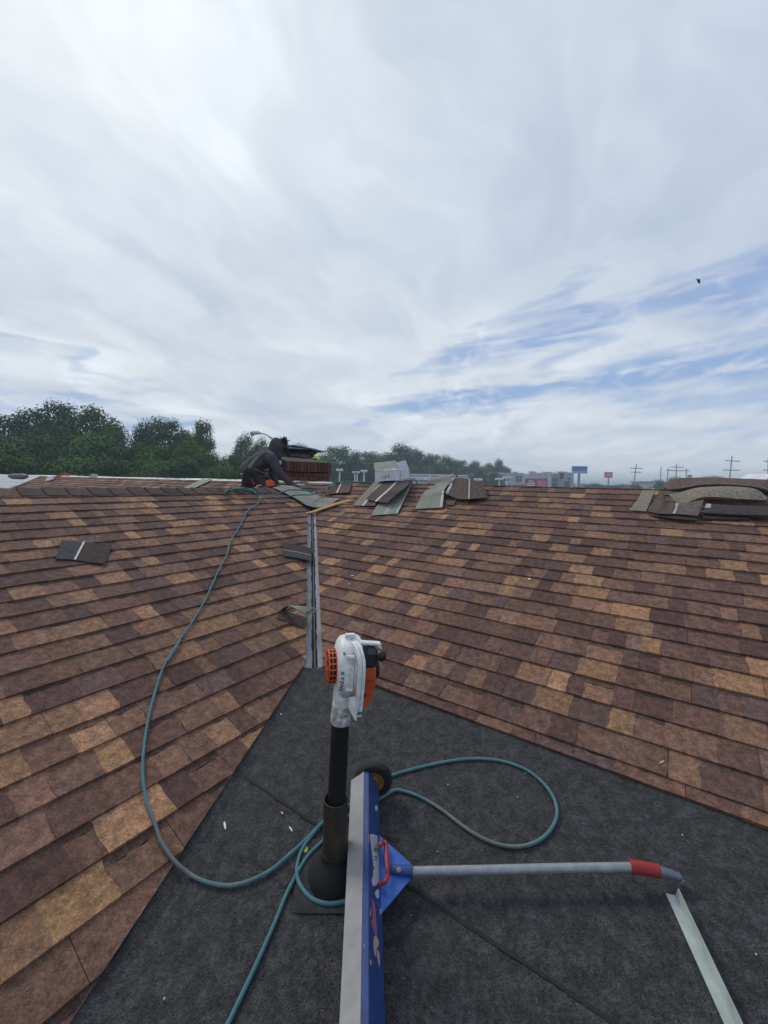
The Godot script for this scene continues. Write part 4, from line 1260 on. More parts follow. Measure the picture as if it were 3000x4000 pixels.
	for i in 4:
		stripe(o, "tab", st, NR, sm, 0.51, 1.0, -0.012, prev, tv[i] - 0.004, [vcol(88, 72, 68), vcol(108, 86, 78), vcol(84, 68, 64), vcol(104, 84, 76)][i])
		prev = tv[i]
	st = [[Vector3(0.367, 6.041, -5.568), Vector3(0.321, 6.041, -5.691)], [Vector3(0.402, 6.030, -5.586), Vector3(0.391, 6.040, -5.787)], [Vector3(0.455, 5.966, -5.642), Vector3(0.457, 5.974, -5.882)]]
	loose("folded_shingle_end", "dark shingle end folded over the ridge right of the cardboard box", st, Vector3.UP, ed, ed)

	# the big grey strip in the middle of the ridge
	st = [[Vector3(0.750, 6.083, -5.570), Vector3(0.891, 6.112, -5.377)], [Vector3(0.602, 6.044, -5.467), Vector3(0.848, 6.086, -5.252)], [Vector3(0.556, 5.923, -5.391), Vector3(0.794, 5.993, -5.159)], [Vector3(0.460, 5.857, -4.991), Vector3(0.695, 5.915, -4.826)], [Vector3(0.409, 5.786, -4.849), Vector3(0.673, 5.841, -4.740)], [Vector3(0.342, 5.697, -4.650), Vector3(0.629, 5.726, -4.503)]]
	o = loose("draped_shingle", "widest grey upturned shingle strip arching over the middle of the ridge", st, NR, um, sm, 0.0, 0.005, dark)
	stripe(o, "lamination_line", st, NR, mats.tar_strip, 0.49, 0.515)
	stripe(o, "pale_stripe", st, NR, mats.release, 0.90, 1.0, 0.0, 0.62, 0.98)
	st = [[Vector3(0.866, 6.107, -5.330), Vector3(0.907, 6.122, -5.475)], [Vector3(0.895, 6.097, -5.325), Vector3(0.941, 6.110, -5.520)], [Vector3(0.927, 6.070, -5.340), Vector3(0.967, 6.082, -5.516)]]
	loose("folded_shingle_end", "dark folded end behind the widest grey shingle strip", st, Vector3.UP, ed, ed)
	# bundle folded over the ridge to its right
	st = [[Vector3(0.866, 6.061, -5.148), Vector3(0.701, 5.867, -4.837)], [Vector3(0.884, 6.031, -5.124), Vector3(0.787, 5.827, -4.666)], [Vector3(0.902, 6.031, -5.121), Vector3(0.825, 5.823, -4.644)]]
	o = loose("folded_shingle", "grey gritted shingle corner under the brown folded bundle on the ridge", st, NR, sm, ed, 0.0, 0.012, vcol(120, 108, 100))
	stripe(o, "pale_stripe", st, NR, mats.release, 0.4, 1.0, 0.0, 0.0, 0.16, Color(1, 1, 1), 0.013)
	st = [[Vector3(0.863, 6.061, -5.108), Vector3(0.782, 5.824, -4.627)], [Vector3(0.933, 6.057, -5.034), Vector3(0.845, 5.818, -4.546)], [Vector3(1.014, 6.042, -4.978), Vector3(0.921, 5.824, -4.510)], [Vector3(1.090, 6.018, -4.931), Vector3(1.015, 5.834, -4.513)], [Vector3(1.158, 5.998, -4.885), Vector3(1.116, 5.846, -4.532)]]
	o = loose("folded_shingle", "brown shingle bundle with upright pale stripe folded over the ridge", st, NR, sm, ed, 0.0, 0.006, vcol(120, 98, 90))
	stripe(o, "grey_half", st, NR, mats.grit_tan, 0.0, 1.0, 0.0, 0.53, 1.0)
	stripe(o, "pale_stripe", st, NR, mats.release, 0.0, 1.0, 0.0, 0.45, 0.52, Color(1, 1, 1), 0.0082)
	st = [[Vector3(0.685, 5.793, -4.714), Vector3(0.689, 5.756, -4.594)], [Vector3(0.785, 5.803, -4.675), Vector3(0.746, 5.755, -4.548)], [Vector3(0.830, 5.817, -4.691), Vector3(0.757, 5.758, -4.549)]]
	loose("shingle_scrap", "small brown shingle scrap tucked under the folded bundle", st, NR, sm, ed, 0.0, 0.004, brown)

	# pile at the right end of the ridge
	st = [[Vector3(2.549, 5.982, -4.126), Vector3(2.627, 5.982, -4.065)], [Vector3(2.315, 5.879, -3.823), Vector3(2.393, 5.874, -3.752)], [Vector3(2.153, 5.786, -3.671), Vector3(2.254, 5.783, -3.590)]]
	loose("draped_shingle", "pale gritted shingle strip draped at the left of the right-hand pile", st, NR, mats.grit_tan, ed, 0.0, 0.005)
	st = [[Vector3(2.625, 5.953, -4.067), Vector3(2.240, 5.787, -3.546)], [Vector3(2.660, 5.974, -3.996), Vector3(2.274, 5.775, -3.449)], [Vector3(2.672, 5.912, -3.915), Vector3(2.320, 5.775, -3.417)], [Vector3(2.432, 5.855, -3.492), Vector3(2.350, 5.776, -3.397)]]
	loose("draped_shingle", "brown shingle hanging between the pale strip and the arched pile", st, NR, sm, ed, 0.0, 0.006, vcol(120, 97, 88))
	st = [[Vector3(2.679, 5.964, -4.007), Vector3(2.754, 5.984, -4.113)], [Vector3(2.695, 5.953, -3.924), Vector3(2.819, 6.054, -4.069)], [Vector3(2.770, 5.971, -3.847), Vector3(2.934, 6.065, -3.999)], [Vector3(2.870, 5.999, -3.773), Vector3(3.025, 6.068, -3.931)], [Vector3(3.011, 6.003, -3.661), Vector3(3.177, 6.062, -3.809)], [Vector3(3.151, 5.983, -3.541), Vector3(3.346, 6.052, -3.661)], [Vector3(3.252, 5.927, -3.449), Vector3(3.447, 6.027, -3.567)]]
	loose("shingle_bundle", "brown bundle of shingles sagging over the right end of the ridge", st, NR, sm, ed, 0.0, 0.03, vcol(134, 110, 102))
	st = [[Vector3(2.773, 5.994, -3.967), Vector3(2.917, 6.076, -4.122)], [Vector3(2.930, 6.014, -3.853), Vector3(3.067, 6.074, -4.012)], [Vector3(3.103, 6.009, -3.715), Vector3(3.252, 6.066, -3.863)], [Vector3(3.288, 5.997, -3.552), Vector3(3.493, 6.055, -3.716)]]
	loose("shingle_bundle", "hindmost brown shingle bundle behind the arched grey shingle", st, NR, sm, ed, -0.02, 0.02, vcol(122, 100, 93))
	st = [[Vector3(2.572, 5.854, -3.693), Vector3(2.573, 5.925, -3.789)], [Vector3(2.599, 5.856, -3.624), Vector3(2.657, 5.948, -3.755)], [Vector3(2.699, 5.910, -3.551), Vector3(2.761, 5.989, -3.704)], [Vector3(2.783, 5.916, -3.485), Vector3(2.880, 6.004, -3.638)], [Vector3(2.861, 5.910, -3.448), Vector3(2.964, 6.007, -3.570)], [Vector3(2.956, 5.906, -3.393), Vector3(3.074, 5.989, -3.475)], [Vector3(3.067, 5.903, -3.361), Vector3(3.119, 5.917, -3.409)]]
	loose("arched_shingle", "grey gritted shingle arched over the right-hand pile", st, NR, mats.grit_tan, ed, 0.01, 0.010)
	st = [[Vector3(2.458, 5.851, -3.529), Vector3(2.356, 5.776, -3.412)], [Vector3(2.555, 5.873, -3.500), Vector3(2.415, 5.774, -3.347)], [Vector3(2.645, 5.891, -3.461), Vector3(2.479, 5.770, -3.291)]]
	o = loose("draped_shingle", "grey shingle with pale end below the arched shingle", st, NR, sm, ed, 0.0, 0.010, vcol(136, 124, 120))
	stripe(o, "pale_stripe", st, NR, mats.release, 0.0, 1.0, 0.0, 0.0, 0.16, Color(1, 1, 1), 0.011)
	st = [[Vector3(2.240, 5.767, -3.522), Vector3(2.245, 5.750, -3.485)], [Vector3(2.382, 5.765, -3.411), Vector3(2.352, 5.738, -3.364)], [Vector3(2.502, 5.764, -3.322), Vector3(2.463, 5.735, -3.278)]]
	loose("flat_shingle", "dark flat shingle edge under the grey shingle with pale end", st, NR, sm, ed, 0.0, 0.012, dark)
	st = [[Vector3(2.662, 5.861, -3.457), Vector3(2.542, 5.793, -3.321)], [Vector3(2.767, 5.856, -3.350), Vector3(2.669, 5.791, -3.224)], [Vector3(2.970, 5.857, -3.195), Vector3(2.878, 5.794, -3.089)]]
	o = loose("flat_shingle", "flat shingle at the foot of the right-hand pile, darkened for shade under the arch", st, NR, sm, ed, 0.0, 0.012, vcol(84, 76, 74))  # stacked shingle whose dark tone paints in shade below the arched one
	stripe(o, "pale_patch", st, NR, mats.release, 0.05, 0.5, 0.0, 0.02, 0.14, Color(1, 1, 1), 0.013)
	st = [[Vector3(2.566, 5.778, -3.357), Vector3(2.517, 5.748, -3.295)], [Vector3(2.702, 5.778, -3.263), Vector3(2.657, 5.754, -3.216)], [Vector3(2.807, 5.778, -3.190), Vector3(2.770, 5.758, -3.151)]]
	loose("flat_shingle", "lowest shingle of the right-hand pile, darkened for shade under the arch", st, NR, sm, ed, 0.0, 0.014, dark)  # dark tone carries on the painted shade under the arch

	# things on the far part of the main roof, left
	st = [[Vector3(-3.581, 5.966, -8.202), Vector3(-3.279, 5.966, -7.993)], [Vector3(-3.683, 5.867, -7.954), Vector3(-3.383, 5.874, -7.769)], [Vector3(-3.773, 5.768, -7.699), Vector3(-3.487, 5.777, -7.529)]]
	loose("upturned_shingle_strip", "pale grey strip lying down the far roof left of the kneeling worker", st, NR, um, ed, 0.0, 0.004)
	var und := thing("underlayment", "pale grey printed underlayment sheet at the far left of the roof", "underlayment", on(OR, WR, UR, NR, 16.5, 4.2))
	var u := begin()
	var pl := [on(OR, WR, UR, NR, 15.1, 2.7, 0.012), on(OR, WR, UR, NR, 16.7, 4.46, 0.012), on(OR, WR, UR, NR, 26.0, 4.46, 0.012), on(OR, WR, UR, NR, 26.0, 2.7, 0.012)]
	slab(u, pl, NR * 0.003)
	obj("sheet", u, mat(srgb(178, 180, 186), 0.7, mats.soft, 0.8), und)
	u = begin()
	quad(u, on(OR, WR, UR, NR, 16.1, 3.78, 0.017), on(OR, WR, UR, NR, 26.0, 3.78, 0.017), on(OR, WR, UR, NR, 26.0, 3.81, 0.017), on(OR, WR, UR, NR, 16.1, 3.81, 0.017), NR)
	obj("lap_line", u, mat(srgb(120, 122, 128), 0.8), und)
	for q in [[16.6, 3.1, 0.34], [17.6, 3.15, 0.34], [18.5, 3.1, 0.3], [19.4, 3.2, 0.34]]:
		u = begin()
		for k in 20:
			var t0 := TAU * k / 24
			var t1 := TAU * (k + 1) / 24
			var p := func(t: float, r: float) -> Vector3: return on(OR, WR, UR, NR, q[0] + cos(t) * r, q[1] + sin(t) * r * 0.9, 0.0165)
			quad(u, p.call(t0, q[2]), p.call(t1, q[2]), p.call(t1, q[2] * 0.62), p.call(t0, q[2] * 0.62), NR)
		obj("printed_letter", u, mat(srgb(142, 145, 152), 0.8), und)
	var roll := thing("grey_wrapped_bundle", "grey wrapped bundle lying on the pale underlayment at the far left", "bundle", Vector3(-10.927, 5.865, -12.496))
	u = begin()
	tube(u, PackedVector3Array([Vector3(-11.212, 5.936, -12.511), Vector3(-11.020, 5.931, -12.414), Vector3(-10.660, 5.933, -12.331), Vector3(-10.516, 5.939, -12.323)]), [0.04, 0.085, 0.09, 0.05], 10)
	obj("wrapping", u, mat(srgb(112, 114, 116), 0.6, mats.soft, 2.0), roll)
	var rs := thing("red_strap", "red strap with white end arching on the far left ridge", "strap", Vector3(-9.682, 5.883, -12.232))
	u = begin()
	sheet(u, u, [[Vector3(-9.580, 5.912, -12.058), Vector3(-9.564, 5.862, -12.070)], [Vector3(-9.486, 5.987, -12.132), Vector3(-9.476, 5.924, -12.140)], [Vector3(-9.379, 6.047, -12.215), Vector3(-9.374, 5.983, -12.218)], [Vector3(-9.270, 6.051, -12.297), Vector3(-9.277, 6.005, -12.292)], [Vector3(-9.130, 5.990, -12.401), Vector3(-9.143, 5.971, -12.392)]], 0.06, Vector3.UP)
	obj("strap", u, mat(srgb(190, 74, 74), 0.6), rs)
	u = begin()
	box(u, Transform3D(frame_of(NR), Vector3(-9.601, 5.906, -12.041)), Vector3(0.16, 0.1, 0.16), 0.03)
	box(u, Transform3D(frame_of(NR), Vector3(-9.555, 5.862, -11.949)), Vector3(0.2, 0.05, 0.18), 0.02)
	obj("end_fitting", u, mats.white, rs)
	var wb := thing("white_board", "small white board standing up on the far ridge edging", "board", Vector3(-4.925, 5.993, -8.932))
	u = begin()
	slab(u, [Vector3(-5.767, 5.966, -8.170), Vector3(-5.740, 6.030, -8.188), Vector3(-5.668, 6.019, -8.238), Vector3(-5.695, 5.961, -8.220)], Vector3(0.02, 0.0, -0.03))
	obj("board", u, mats.white, wb)

	# litter
	var chips := [[Vector3(-0.574, 4.701, -1.477), 0.040, 0.009, 0.5, "white", "white plastic sliver on the membrane left of the vent"], [Vector3(-0.538, 5.104, -3.399), 0.02, 0.006, 0.2, "steel", "bent nail lying on the valley metal"], [Vector3(-0.258, 5.199, -3.484), 0.034, 0.016, 1.3, "white", "larger white paper scrap on the right shingles near the valley"], [Vector3(-0.273, 5.158, -3.359), 0.03, 0.01, 0.4, "white", "smaller white paper scrap below the larger scrap"], [Vector3(1.054, 5.321, -2.962), 0.03, 0.022, 0.1, "white", "white triangular scrap in the middle of the right slope"], [Vector3(-0.251, 4.716, -1.366), 0.026, 0.022, 0.3, "leaf", "green leaf beside the hose loop at the vent"], [Vector3(-0.696, 4.647, -1.175), 0.03, 0.007, 2.2, "twig", "pale twig on the membrane near the lower left shingles"], [Vector3(-0.367, 4.725, -1.512), 0.018, 0.006, 0.9, "twig", "short tan splinter on the membrane above the hose"], [Vector3(-0.318, 4.721, -1.443), 0.03, 0.006, 0.7, "white", "thin pale splinter on the membrane left of the vent pipe"], [Vector3(1.122, 4.908, -1.585), 0.034, 0.006, 2.0, "twig", "pale straw on the lowest right shingles"], [Vector3(-0.511, 4.789, -2.077), 0.012, 0.008, 0.6, "white", "tiny white crumb near the top corner of the membrane"]]
	for c in chips:
		var bs := frame_of(NM).rotated(NM, c[3])
		u = begin()
		var pts: Array = []
		for k in 7:
			var t := TAU * k / 7
			var rr := rng.randf_range(0.75, 1.1)
			pts.append(c[0] + bs.x * cos(t) * c[1] * 0.5 * rr + bs.z * sin(t) * c[2] * 0.5 * rr)
		slab(u, pts, bs.y * 0.0025)
		var m: Material = mats.white
		if c[4] == "leaf":
			m = mat(srgb(128, 160, 40), 0.6)
		elif c[4] == "twig":
			m = mat(srgb(176, 164, 128), 0.8)
		elif c[4] == "steel":
			m = mats.steel
		tag(obj({"white": "paper_scrap", "leaf": "leaf", "twig": "twig", "steel": "nail"}[c[4]], u, m), c[5], {"white": "scrap", "leaf": "leaf", "twig": "twig", "steel": "nail"}[c[4]])

	var cr := begin()
	for i in 34:
		var q := on(OM, WR, VM, NM, rng.randf_range(-0.9, 1.3), rng.randf_range(-1.5, 0.0), 0.004)
		var r0 := rng.randf_range(0.0012, 0.0032)
		slab(cr, [q + WR * r0, q + VM * r0 * 1.6, q - WR * r0, q - VM * r0], NM * 0.0012)
	var crumbs := obj("roof_crumbs", cr, mat(srgb(170, 168, 164), 0.8))
	tag(crumbs, "pale crumbs and grit scattered over the black membrane", "grit")
	crumbs.set_meta("kind", "stuff")

# ---------------------------------------------------------------- cardboard box on the ridge
func build_box() -> void:
	var bl: Vector3 = Vector3(-0.133, 5.996, -5.798)
	var br: Vector3 = Vector3(0.192, 6.029, -5.617)
	var rr: Vector3 = Vector3(0.351, 6.060, -5.850)
	var tl: Vector3 = Vector3(-0.140, 6.138, -5.798)
	var tr: Vector3 = Vector3(0.187, 6.154, -5.617)
	var rt: Vector3 = Vector3(0.341, 6.178, -5.850)
	var bb := bl + (rr - br)
	var tb := tl + (rt - tr)
	var o := thing("cardboard_box", "open white cardboard box with upside-down lettering standing on the ridge", "box", bl)
	var card := mat(srgb(244, 244, 248), 0.8, mats.soft, 5.0)
	var inner := mat(srgb(226, 222, 210), 0.85, speckle(256, 95, 0.72, 1.0, 0.1, 0.03, 0.012), 4.0)
	var inw := (rr - br).normalized()
	var inr := (bl - br).normalized()
	var s := begin()
	slab(s, [bl, br, tr, tl], inw * 0.004)
	obj("front_panel", s, card, o)
	s = begin()
	slab(s, [br + inw * 0.004, rr, rt, tr + inw * 0.004], inr * 0.004)
	obj("side_panel", s, card, o)
	s = begin()
	slab(s, [bl + inw * 0.004, bb, tb, tl + inw * 0.004], -inr * 0.004)
	obj("side_panel", s, card, o)
	s = begin()
	slab(s, [bb, rr, rt, tb], inw * 0.004)
	obj("back_panel", s, card, o)
	s = begin()
	slab(s, [bl, br, rr, bb], Vector3.DOWN * 0.004)
	obj("bottom", s, card, o)
	s = begin()
	slab(s, [Vector3(-0.138, 6.141, -5.798), Vector3(0.170, 6.162, -5.627), Vector3(0.160, 6.192, -5.698), Vector3(0.146, 6.285, -5.718), Vector3(-0.154, 6.256, -5.838)], inw * 0.004)
	obj("flap", s, inner, o)
	s = begin()
	slab(s, [Vector3(0.178, 6.160, -5.627), Vector3(0.340, 6.179, -5.850), Vector3(0.283, 6.299, -5.793), Vector3(0.153, 6.252, -5.618)], inr * 0.004)
	obj("flap", s, mat(srgb(240, 245, 255), 0.7, mats.soft, 5.0), o)
	s = begin()
	slab(s, [Vector3(0.172, 6.279, -5.898), Vector3(0.298, 6.311, -5.912), Vector3(0.337, 6.222, -5.910), Vector3(0.339, 6.180, -5.940), Vector3(0.175, 6.171, -5.947)], inw * 0.004)
	obj("flap", s, mat(srgb(126, 108, 98), 0.85, mats.soft, 5.0), o)
	s = begin()
	slab(s, [bl + (tl - bl) * 0.97 - inw * 0.0012, br + (tr - br) * 0.97 - inw * 0.0012, tr - inw * 0.0012, tl - inw * 0.0012], inw * 0.001)
	obj("fold_line", s, mat(srgb(150, 136, 130), 0.9), o)
	var edge := begin()
	for q in [0.10, 0.93]:
		slab(edge, [br.lerp(rr, q) - inr * 0.0006, br.lerp(rr, q + 0.03) - inr * 0.0006, tr.lerp(rt, q + 0.03) - inr * 0.0006, tr.lerp(rt, q) - inr * 0.0006], -inr * 0.0006)
		obj("dark_crease", edge, mat(srgb(104, 104, 112), 0.9), o)
		edge = begin()
	# print: big letters, upside down, and the small mark on the side
	var sf := SystemFont.new()
	sf.font_names = PackedStringArray(["Droid Sans"])
	sf.font_weight = 700
	var ex := (br - bl).normalized()
	var ey := (tl - bl).normalized()
	var ez := ex.cross(ey).normalized()
	var rot := Basis(-ex, -ey, ez)
	var cols := [srgb(172, 58, 66), srgb(150, 66, 92), srgb(112, 70, 110), srgb(150, 66, 92)]
	var x0 := 0.0
	for i in 4:
		var tm := TextMesh.new()
		tm.font = sf
		tm.text = ["A", "B", "C", "."][i]
		tm.font_size = 32
		tm.pixel_size = 0.00185
		tm.depth = 0.0008
		tm.material = mat(cols[i], 0.8)
		var mi := MeshInstance3D.new()
		mi.mesh = tm
		mi.name = "printed_letter" if i == 0 else "printed_letter_%03d" % i
		o.add_child(mi)
		# right-hand end first, since the print stands on its head
		var at: Vector3 = bl.lerp(br, [0.585, 0.45, 0.325, 0.262][i]) + ey * 0.052 - ez * 0.0
		mi.transform = o.transform.affine_inverse() * Transform3D(rot, at + ez * 0.0012)
	s = begin()
	for i in 9:
		var p := bl.lerp(br, 0.30 + i * 0.037) + ey * 0.098 + ez * 0.0008
		quad(s, p, p + ex * 0.008, p + ex * 0.008 + ey * 0.005, p + ey * 0.005, ez)
	obj("small_print", s, mat(srgb(120, 116, 132), 0.8), o)
	o.get_node("small_print").set_meta("kind", "stuff")
	for q in [[0.22, 0.62, 0.10], [0.2, 0.40, 0.12]]:
		s = begin()
		var p: Vector3 = br.lerp(rr, q[0]) + (tr - br) * q[1] - inr * 0.0006
		for k in 9:
			var t := TAU * k / 12
			var t2 := TAU * (k + 1) / 12
			quad(s, p + inw * cos(t) * 0.016 + ey * sin(t) * 0.010, p + inw * cos(t2) * 0.016 + ey * sin(t2) * 0.010, p + inw * cos(t2) * 0.009 + ey * sin(t2) * 0.005, p + inw * cos(t) * 0.009 + ey * sin(t) * 0.005, -inr)
		obj("printed_mark", s, mat(srgb(112, 114, 128), 0.8), o)

# ---------------------------------------------------------------- chimney
func build_chimney() -> void:
	rng.seed = 31
	var A: Vector3 = Vector3(-2.083, 5.961, -7.672)
	var B: Vector3 = Vector3(-1.102, 5.981, -8.378)
	A.y = 0.0
	B.y = 0.0
	var ex := (B - A).normalized()
	var ez := Vector3.UP.cross(ex).normalized() * -1.0
	if ez.dot(CAM - A) < 0.0:
		ez = -ez
	var w := A.distance_to(B)
	var dp := 0.95
	var top := 6.345
	var o := thing("brick_chimney", "wide red brick chimney with mortar crown and dark slab cap behind the ridge", "chimney", A + Vector3.UP * 5.0)
	var mid := (A + B) * 0.5 - ez * dp * 0.5
	var bas := Basis(ex, Vector3.UP, ez)
	var s := begin()
	box(s, Transform3D(bas, mid + Vector3.UP * (5.0 + top) * 0.5), Vector3(w - 0.03, top - 5.0, dp - 0.03))
	obj("mortar_core", s, mat(srgb(84, 62, 58), 0.95, mats.soft, 6.0), o)
	var bm: Array = []
	for c in [[142, 88, 78], [130, 78, 71], [152, 96, 84], [120, 74, 69]]:
		bm.append(mat(srgb(c[0], c[1], c[2]), 0.92, mats.grit, 2.5))
	var faces := [[A, ex, w, ez], [B, -ez, dp, ex], [A - ez * dp, ez, dp, -ex]]
	for f in faces:
		var n: int = int(round(f[2] / 0.071))
		var st: float = f[2] / n
		for i in n:
			s = begin()
			box(s, Transform3D(Basis(f[1], Vector3.UP, f[1].cross(Vector3.UP)), f[0] + f[1] * (st * (i + 0.5)) - f[3] * (0.038 + rng.randf_range(-0.003, 0.003)) + f[3] * 0.028 + Vector3.UP * (top - 0.098)), Vector3(st - 0.009, 0.19, 0.09), 0.004)
			obj("brick", s, bm[rng.randi() % 4], o)
		for k in 8:
			var y := top - 0.245 - k * 0.074
			var x := -0.1 if k % 2 == 1 else 0.0
			while x < f[2] - 0.02:
				var x0: float = max(x, 0.0)
				var x1: float = min(x + 0.205, f[2])
				if x1 - x0 > 0.03:
					s = begin()
					box(s, Transform3D(Basis(f[1], Vector3.UP, f[1].cross(Vector3.UP)), f[0] + f[1] * ((x0 + x1) * 0.5) - f[3] * (0.040 + rng.randf_range(-0.003, 0.003)) + Vector3.UP * y), Vector3(x1 - x0 - 0.010, 0.063, 0.09), 0.004)
					obj("brick", s, bm[rng.randi() % 4], o)
				x += 0.213
	# crown: mortar wash sloping up to the flue
	s = begin()
	var N := 12
	for i in 4:
		var c: Array = [[-1.0, 1.0], [1.0, 1.0], [1.0, -1.0], [-1.0, -1.0]]
		for k in N:
			var q := func(t: float, inn: float, h: float) -> Vector3:
				var a: Array = c[i]
				var b: Array = c[(i + 1) % 4]
				var px: float = lerp(float(a[0]), float(b[0]), t)
				var pz: float = lerp(float(a[1]), float(b[1]), t)
				var wob := 0.012 * sin(t * 31.0 + i * 2.0 + inn * 9.0)
				return mid + ex * px * (w * 0.5 - 0.03 - inn + wob) + ez * pz * (dp * 0.5 - 0.03 - inn + wob) + Vector3.UP * (top + h + wob * 0.3)
			var t0 := float(k) / N
			var t1 := float(k + 1) / N
			quad(s, q.call(t0, 0.0, -0.01), q.call(t1, 0.0, -0.01), q.call(t1, 0.0, 0.03), q.call(t0, 0.0, 0.03), q.call(t0, 0.0, 0.0) - mid - Vector3.UP * top)
			quad(s, q.call(t0, 0.0, 0.03), q.call(t1, 0.0, 0.03), q.call(t1, 0.24, 0.10), q.call(t0, 0.24, 0.10), Vector3.UP)
			quad(s, q.call(t0, 0.24, 0.10), q.call(t1, 0.24, 0.10), mid + Vector3.UP * (top + 0.10), mid + Vector3.UP * (top + 0.10), Vector3.UP)
	obj("mortar_crown", s, mat(srgb(206, 196, 176), 0.95, mats.grit, 2.0), o)
	# dry-laid stones and slabs
	var stone := [mat(srgb(98, 104, 84), 0.95, mats.grit, 2.2), mat(srgb(82, 82, 80), 0.95, mats.grit, 2.2), mat(srgb(116, 120, 98), 0.95, mats.grit, 2.2)]
	var blocks := [[-0.34, 0.13, 0.30, 0.06, 0], [-0.02, 0.13, 0.30, 0.06, 2], [0.28, 0.13, 0.24, 0.06, 1], [-0.30, 0.185, 0.34, 0.05, 2], [0.06, 0.185, 0.32, 0.05, 1], [0.33, 0.185, 0.18, 0.05, 0], [-0.36, 0.225, 0.22, 0.035, 1], [0.1, 0.225, 0.30, 0.035, 1]]
	for b in blocks:
		s = begin()
		box(s, Transform3D(bas.rotated(Vector3.UP, rng.randf_range(-0.12, 0.12)), mid + ex * b[0] + ez * (0.12 + rng.randf_range(-0.03, 0.03)) + Vector3.UP * (top + b[1])), Vector3(b[2], b[3], 0.30), 0.015)
		obj("stone", s, stone[b[4]], o)
	s = begin()
	box(s, Transform3D(bas, mid + ex * 0.14 + ez * 0.29 + Vector3.UP * (top + 0.115)), Vector3(0.20, 0.055, 0.09), 0.006)
	obj("stone", s, mat(srgb(142, 122, 100), 0.95, mats.grit, 2.0), o)
	s = begin()
	box(s, Transform3D(bas, mid - ez * 0.1 + Vector3.UP * (top + 0.16)), Vector3(0.72, 0.16, 0.5), 0.02)
	obj("flue", s, mat(srgb(34, 34, 36), 0.9), o)
	var slabm := mat(srgb(128, 136, 150), 0.75, mats.soft, 4.0)
	for b in [[-0.26, 0.262, 0.50, -0.02, 0.10], [0.10, 0.280, 0.54, -0.10, 0.04], [0.38, 0.246, 0.34, -0.15, -0.05], [-0.05, 0.252, 0.44, 0.02, 0.14]]:
		s = begin()
		box(s, Transform3D(bas.rotated(ez, b[3]).rotated(Vector3.UP, b[4]), mid + ex * b[0] + ez * 0.08 + Vector3.UP * (top + b[1])), Vector3(b[2], 0.026, 0.62), 0.006)
		obj("cap_slab", s, slabm, o)
	# bright rag on the crown
	s = begin()
	var rp: Vector3 = mid + ex * 0.36 + ez * 0.36 + Vector3.UP * (top + 0.085)
	for i in 10:
		var t := TAU * i / 10
		var t2 := TAU * (i + 1) / 10
		var r0 := 0.075 + 0.03 * sin(i * 2.3)
		var r1 := 0.075 + 0.03 * sin(((i + 1) % 10) * 2.3)
		tri(s, rp + Vector3.UP * 0.06, rp + ex * cos(t) * r0 + ez * sin(t) * r0 * 0.8 + Vector3.UP * 0.012 * sin(i * 3.1), rp + ex * cos(t2) * r1 + ez * sin(t2) * r1 * 0.8 + Vector3.UP * 0.012 * sin(((i + 1) % 10) * 3.1), Vector3.UP)
	tag(obj("yellow_rag", s, mat(srgb(200, 236, 60), 0.7)), "bright yellow-green rag lying on the chimney crown", "rag")

